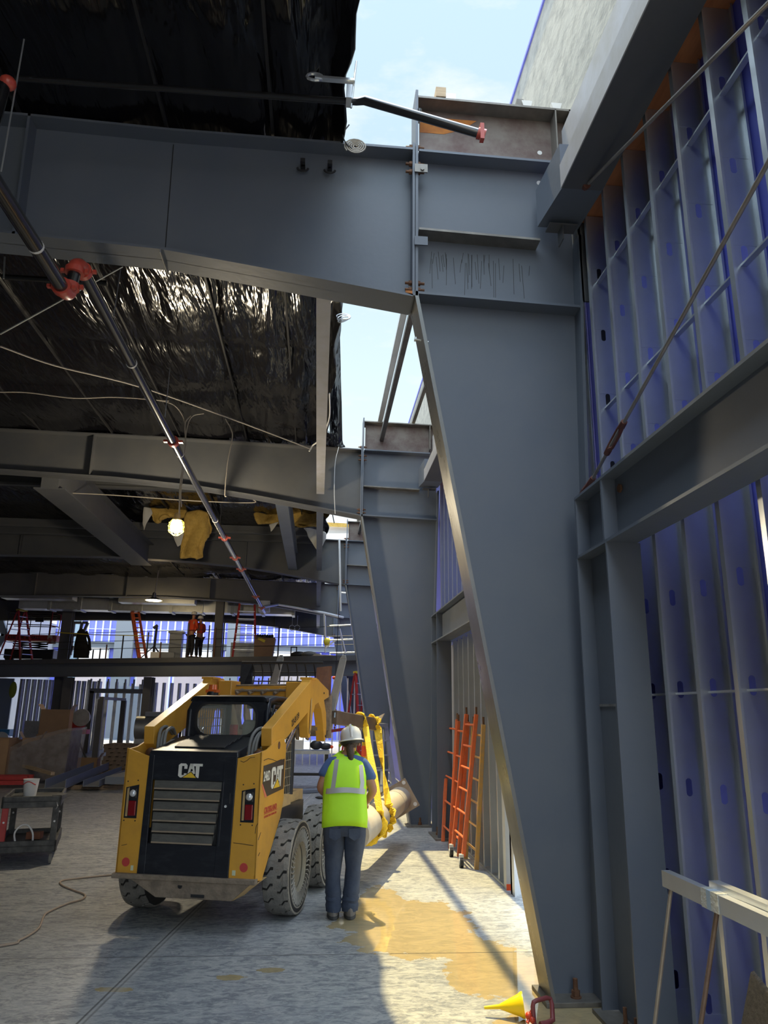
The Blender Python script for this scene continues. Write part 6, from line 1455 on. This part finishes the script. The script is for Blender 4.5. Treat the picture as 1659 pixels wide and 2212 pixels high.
for k in range(1, 12): f = k/12; p = b+(tp-b)*f; m.box(p.x-.16,p.x+.16,p.y-.02,p.y+.02,p.z-.02,p.z+.02)
m.build('rungs', ORANGE, t, world=True)
b = deck_point(172, .5)
t = thing('hanging_jacket', 'black jacket hanging on a post at the mezzanine edge', 'jacket', b)
m = MB(); rings = []
for z, rx, ry, dx in ((.05,.30,.12,.05),(.3,.31,.13,.03),(.6,.25,.12,.0),(.9,.20,.10,-.02),(1.1,.16,.09,-.04),(1.22,.06,.05,-.06)):
    rings.append([(b.x+dx+rx*math.cos(a)*(1+.12*math.sin(5*a+z*4)), b.y+ry*math.sin(a), b.z+z) for a in [2*PI*k/18 for k in range(18)]])
m.loft(rings); m.build('coat', JACKET, t, world=True, smooth=True)
m = MB(); m.tube([(b.x+.14,b.y,b.z+1.12),(b.x+.30,b.y-.02,b.z+.8),(b.x+.38,b.y,b.z+.35)], .06, 8); m.build('sleeve', JACKET, t, world=True, smooth=True)
m = MB(); m.tube([(b.x-.06,b.y,b.z),(b.x-.06,b.y,b.z+1.26)], .03, 8); m.build('post', BLACKR, t, world=True)
# pale truss standing behind the jacket
t = thing('pale_truss', 'pale welded truss piece standing behind the black jacket', 'truss', at(165,1420,36))
def TP(x, y): return at(x, y, 36)
m = MB()
for a, c_ in (((152,1415),(160,1345)),((160,1345),(176,1345)),((158,1372),(172,1372)),((168,1385),(178,1345)),((178,1345),(190,1345)),((166,1398),(190,1345)),((148,1420),(158,1395))): m.bar(TP(*a), TP(*c_), .12, .12, (0,1,0))
m.build('truss_members', EAVE, t, world=True)
m = MB(); m.bar(at(0,1340,36), at(12,1372,36), .3, .2, (0,1,0)); m.bar(at(12,1372,36), at(-4,1395,36), .3,.2,(0,1,0)); tag(m.build('angled_strut', LBLUE), 'pale blue angled strut at the left edge over the mezzanine', 'strut')
b = deck_point(331, .8)
t = thing('tripod_stand', 'thin black tripod stand with a small head on the mezzanine', 'tripod', b)
m = MB(); m.tube([b+Vector((0,0,.2)), b+Vector((.03,0,1.25))], .05, 8)
for s in ((-.5,0),(.3,.3),(.45,-.2)): m.tube([b+Vector((0,0,.5)), b+Vector((s[0],s[1],0))], .02, 6)
m.build('legs', BLACKR, t, world=True)
m = MB(); m.bar(b+Vector((-.1,0,1.2)), b+Vector((.06,0,1.32)), .1, .1); m.build('head', BLACKR, t, world=True)
b = deck_point(378, .9)
m = MB(); m.box(b.x-.24,b.x+.24,b.y-.2,b.y+.2,3.7,4.72); m.box(b.x-.3,b.x+.3,b.y-.22,b.y+.22,4.70,4.78); tag(m.build('grey_bin', STEEL), 'grey bin with black lid left of the two men on the mezzanine', 'bin')
b = deck_point(355, .7); m = MB(); m.box(b.x-.5,b.x-.12,b.y-.2,b.y+.2,3.7,3.95); tag(m.build('white_box', WPLAS), 'small white box left of the grey bin on the mezzanine', 'box')
m = MB(); m.box(b.x-.1,b.x+.42,b.y-.25,b.y+.2,3.7,3.95); tag(m.build('grey_box', EAVE), 'grey box at the foot of the grey bin on the mezzanine', 'box')
b = deck_point(569, .8)
t = thing('waste_bin', 'brown cardboard waste bin with clutter on top, on the mezzanine right of the red stepladder', 'bin', b)
m = MB(); m.hexa([(b.x-.33,b.y-.3,3.7),(b.x+.33,b.y-.3,3.7),(b.x+.33,b.y+.3,3.7),(b.x-.33,b.y+.3,3.7),(b.x-.36,b.y-.35,4.45),(b.x+.42,b.y-.35,4.42),(b.x+.42,b.y+.35,4.42),(b.x-.36,b.y+.35,4.45)]); m.build('bin_body', CARD, t, world=True)
m = MB(); 
for q in range(7): m.ball((b.x-.25+.09*q,b.y-.1+.05*(q%3),4.5),.06,.06,.07,8,6)
m.build('clutter', BLACKR, t, world=True)
m = MB(); m.bar((b.x-.2,b.y-.37,4.40),(b.x+.05,b.y-.37,4.28),.02,.10); m.build('yellow_tape', YTAPE, t, world=True)
b = deck_point(525, 1.6); m = MB(); m.box(b.x-.5,b.x+.45,b.y,b.y+.3,3.7,4.35); tag(m.build('clear_tote', mat('misty_plastic',(.45,.52,.56),.4,0,(.6,.66,.7),8,.8)), 'misty plastic totes behind the red stepladder', 'tote')
for q, (px, lb) in enumerate(((645,'dark tool heap'),(668,'grey cloth heap'))):
    b = deck_point(px, .5); m = MB(); m.ball((b.x,b.y,3.78),.30,.2,.12); m.ball((b.x+.25,b.y,3.75),.2,.15,.08); tag(m.build('tool_heap', BLACKR if q == 0 else DUSTY, smooth=True), lb+' on the mezzanine edge above the fork carriage', 'tools')
b = deck_point(628, .4); m = MB(); m.box(b.x-.02,b.x+.02,b.y,b.y+.04,3.7,4.05); m.box(b.x-.02,b.x+.22,b.y,b.y+.04,4.03,4.07).box(b.x+.18,b.x+.22,b.y,b.y+.04,3.8,4.07); tag(m.build('drill_stand', BLACKR), 'small dark upright tool at the mezzanine edge', 'tool')
b = deck_point(690, .6); m = MB(); m.bar((b.x-.45,b.y,3.76),(b.x+.5,b.y,3.73),.2,.06); tag(m.build('plank', PALE), 'short pale plank lying near the right end of the mezzanine', 'plank')
# cable guard rails
for q, z in enumerate((4.1, 4.4, 4.75)):
    m = MB(); m.tube([mzq(-12,.3,z), mzq(1.3,.3,z)], .012, 5); tag(m.build('guard_cable', BLACKR), f'thin guard cable along the mezzanine edge, {ORD[q]} from the bottom', 'cable')
m = MB(); m.tube([at(120,1366,31.5), at(200,1371,31), at(330,1374,30)], .018, 5); tag(m.build('caution_line', YTAPE), 'yellow line strung along the mezzanine at the left', 'line')
for q, px in enumerate((45,200,215,228,262,316,345,402,448,462,480,600)):
    b = deck_point(px, .3); h = (.5,.35,.4,.55,.9,1.0,.6,1.3,1.2,1.1,1.4,1.2)[q]
    m = MB(); m.tube([b, b+Vector((0,0,h))], .028 if q not in (7,) else .035, 6); tag(m.build('rail_post', BLACKR if q % 3 else RUSTD), f'thin upright rail post at the mezzanine edge, {ordn(q)} from the left', 'rail post')
# rails between mezzanine and the fourth column
for q, (a, b_) in enumerate((((712,1352),(764,1350)),((712,1383),(768,1381)),((712,1411),(773,1409)),((735,1280),(757,1282)),((734,1358),(747,1412)),((702,1330),(704,1400)),((705,1398),(725,1383)))):
    m = MB(); m.tube([at(*a,26.5), at(*b_,26.5)], .028, 6); tag(m.build('galvanised_rail', GALV, smooth=True), 'galvanised rail piece at the right end of the mezzanine, '+ORD[q]+' of seven', 'rail', 'rails at the right end of the mezzanine')
m = MB(); m.ball(at(706,1386,26.4), .12, .1, .14, 8, 6); tag(m.build('yellow_cloth', YTAPE, smooth=True), 'yellow cloth tied to the galvanised rails', 'cloth')
m = MB(); a = at(739,1300,24); m.tube([at(733,1290,24), at(727,1420,24), at(722,1500,24), at(716,1560,24)], .012, 5); tag(m.build('drop_line', BLACKR), 'thin black line hanging past the right fork tine', 'line')
m = MB(); m.ball(at(722,1464,24), .07, .07, .05, 8, 6); tag(m.build('line_ring', ORNG2), 'small orange ring on the hanging black line', 'ring')
# hooks under the fifth roof beam
for q, px in enumerate((632,643)):
    p = at(px,1330,34.5); m = MB(); m.tube([p, p+Vector((0,0,-.45))], .012, 5); c_ = p+Vector((0,0,-.55)); m.tube([c_+Vector((.12*math.cos(a),0,.12*math.sin(a))) for a in [2*PI*k/12 for k in range(13)]], .015, 5); tag(m.build('wire_ring', GALV), ['left','right'][q]+' wire ring hanging on the fifth roof beam', 'ring')
# a worker's lime jacket far left under the mezzanine
m = MB(); p = at(28,1490,34.2); m.ball(p, .16, .12, .35, 10, 8); tag(m.build('lime_jacket', mat('dim_lime_cloth',(.25,.30,.04),.8), smooth=True), 'lime safety jacket hanging under the mezzanine at the left', 'jacket')
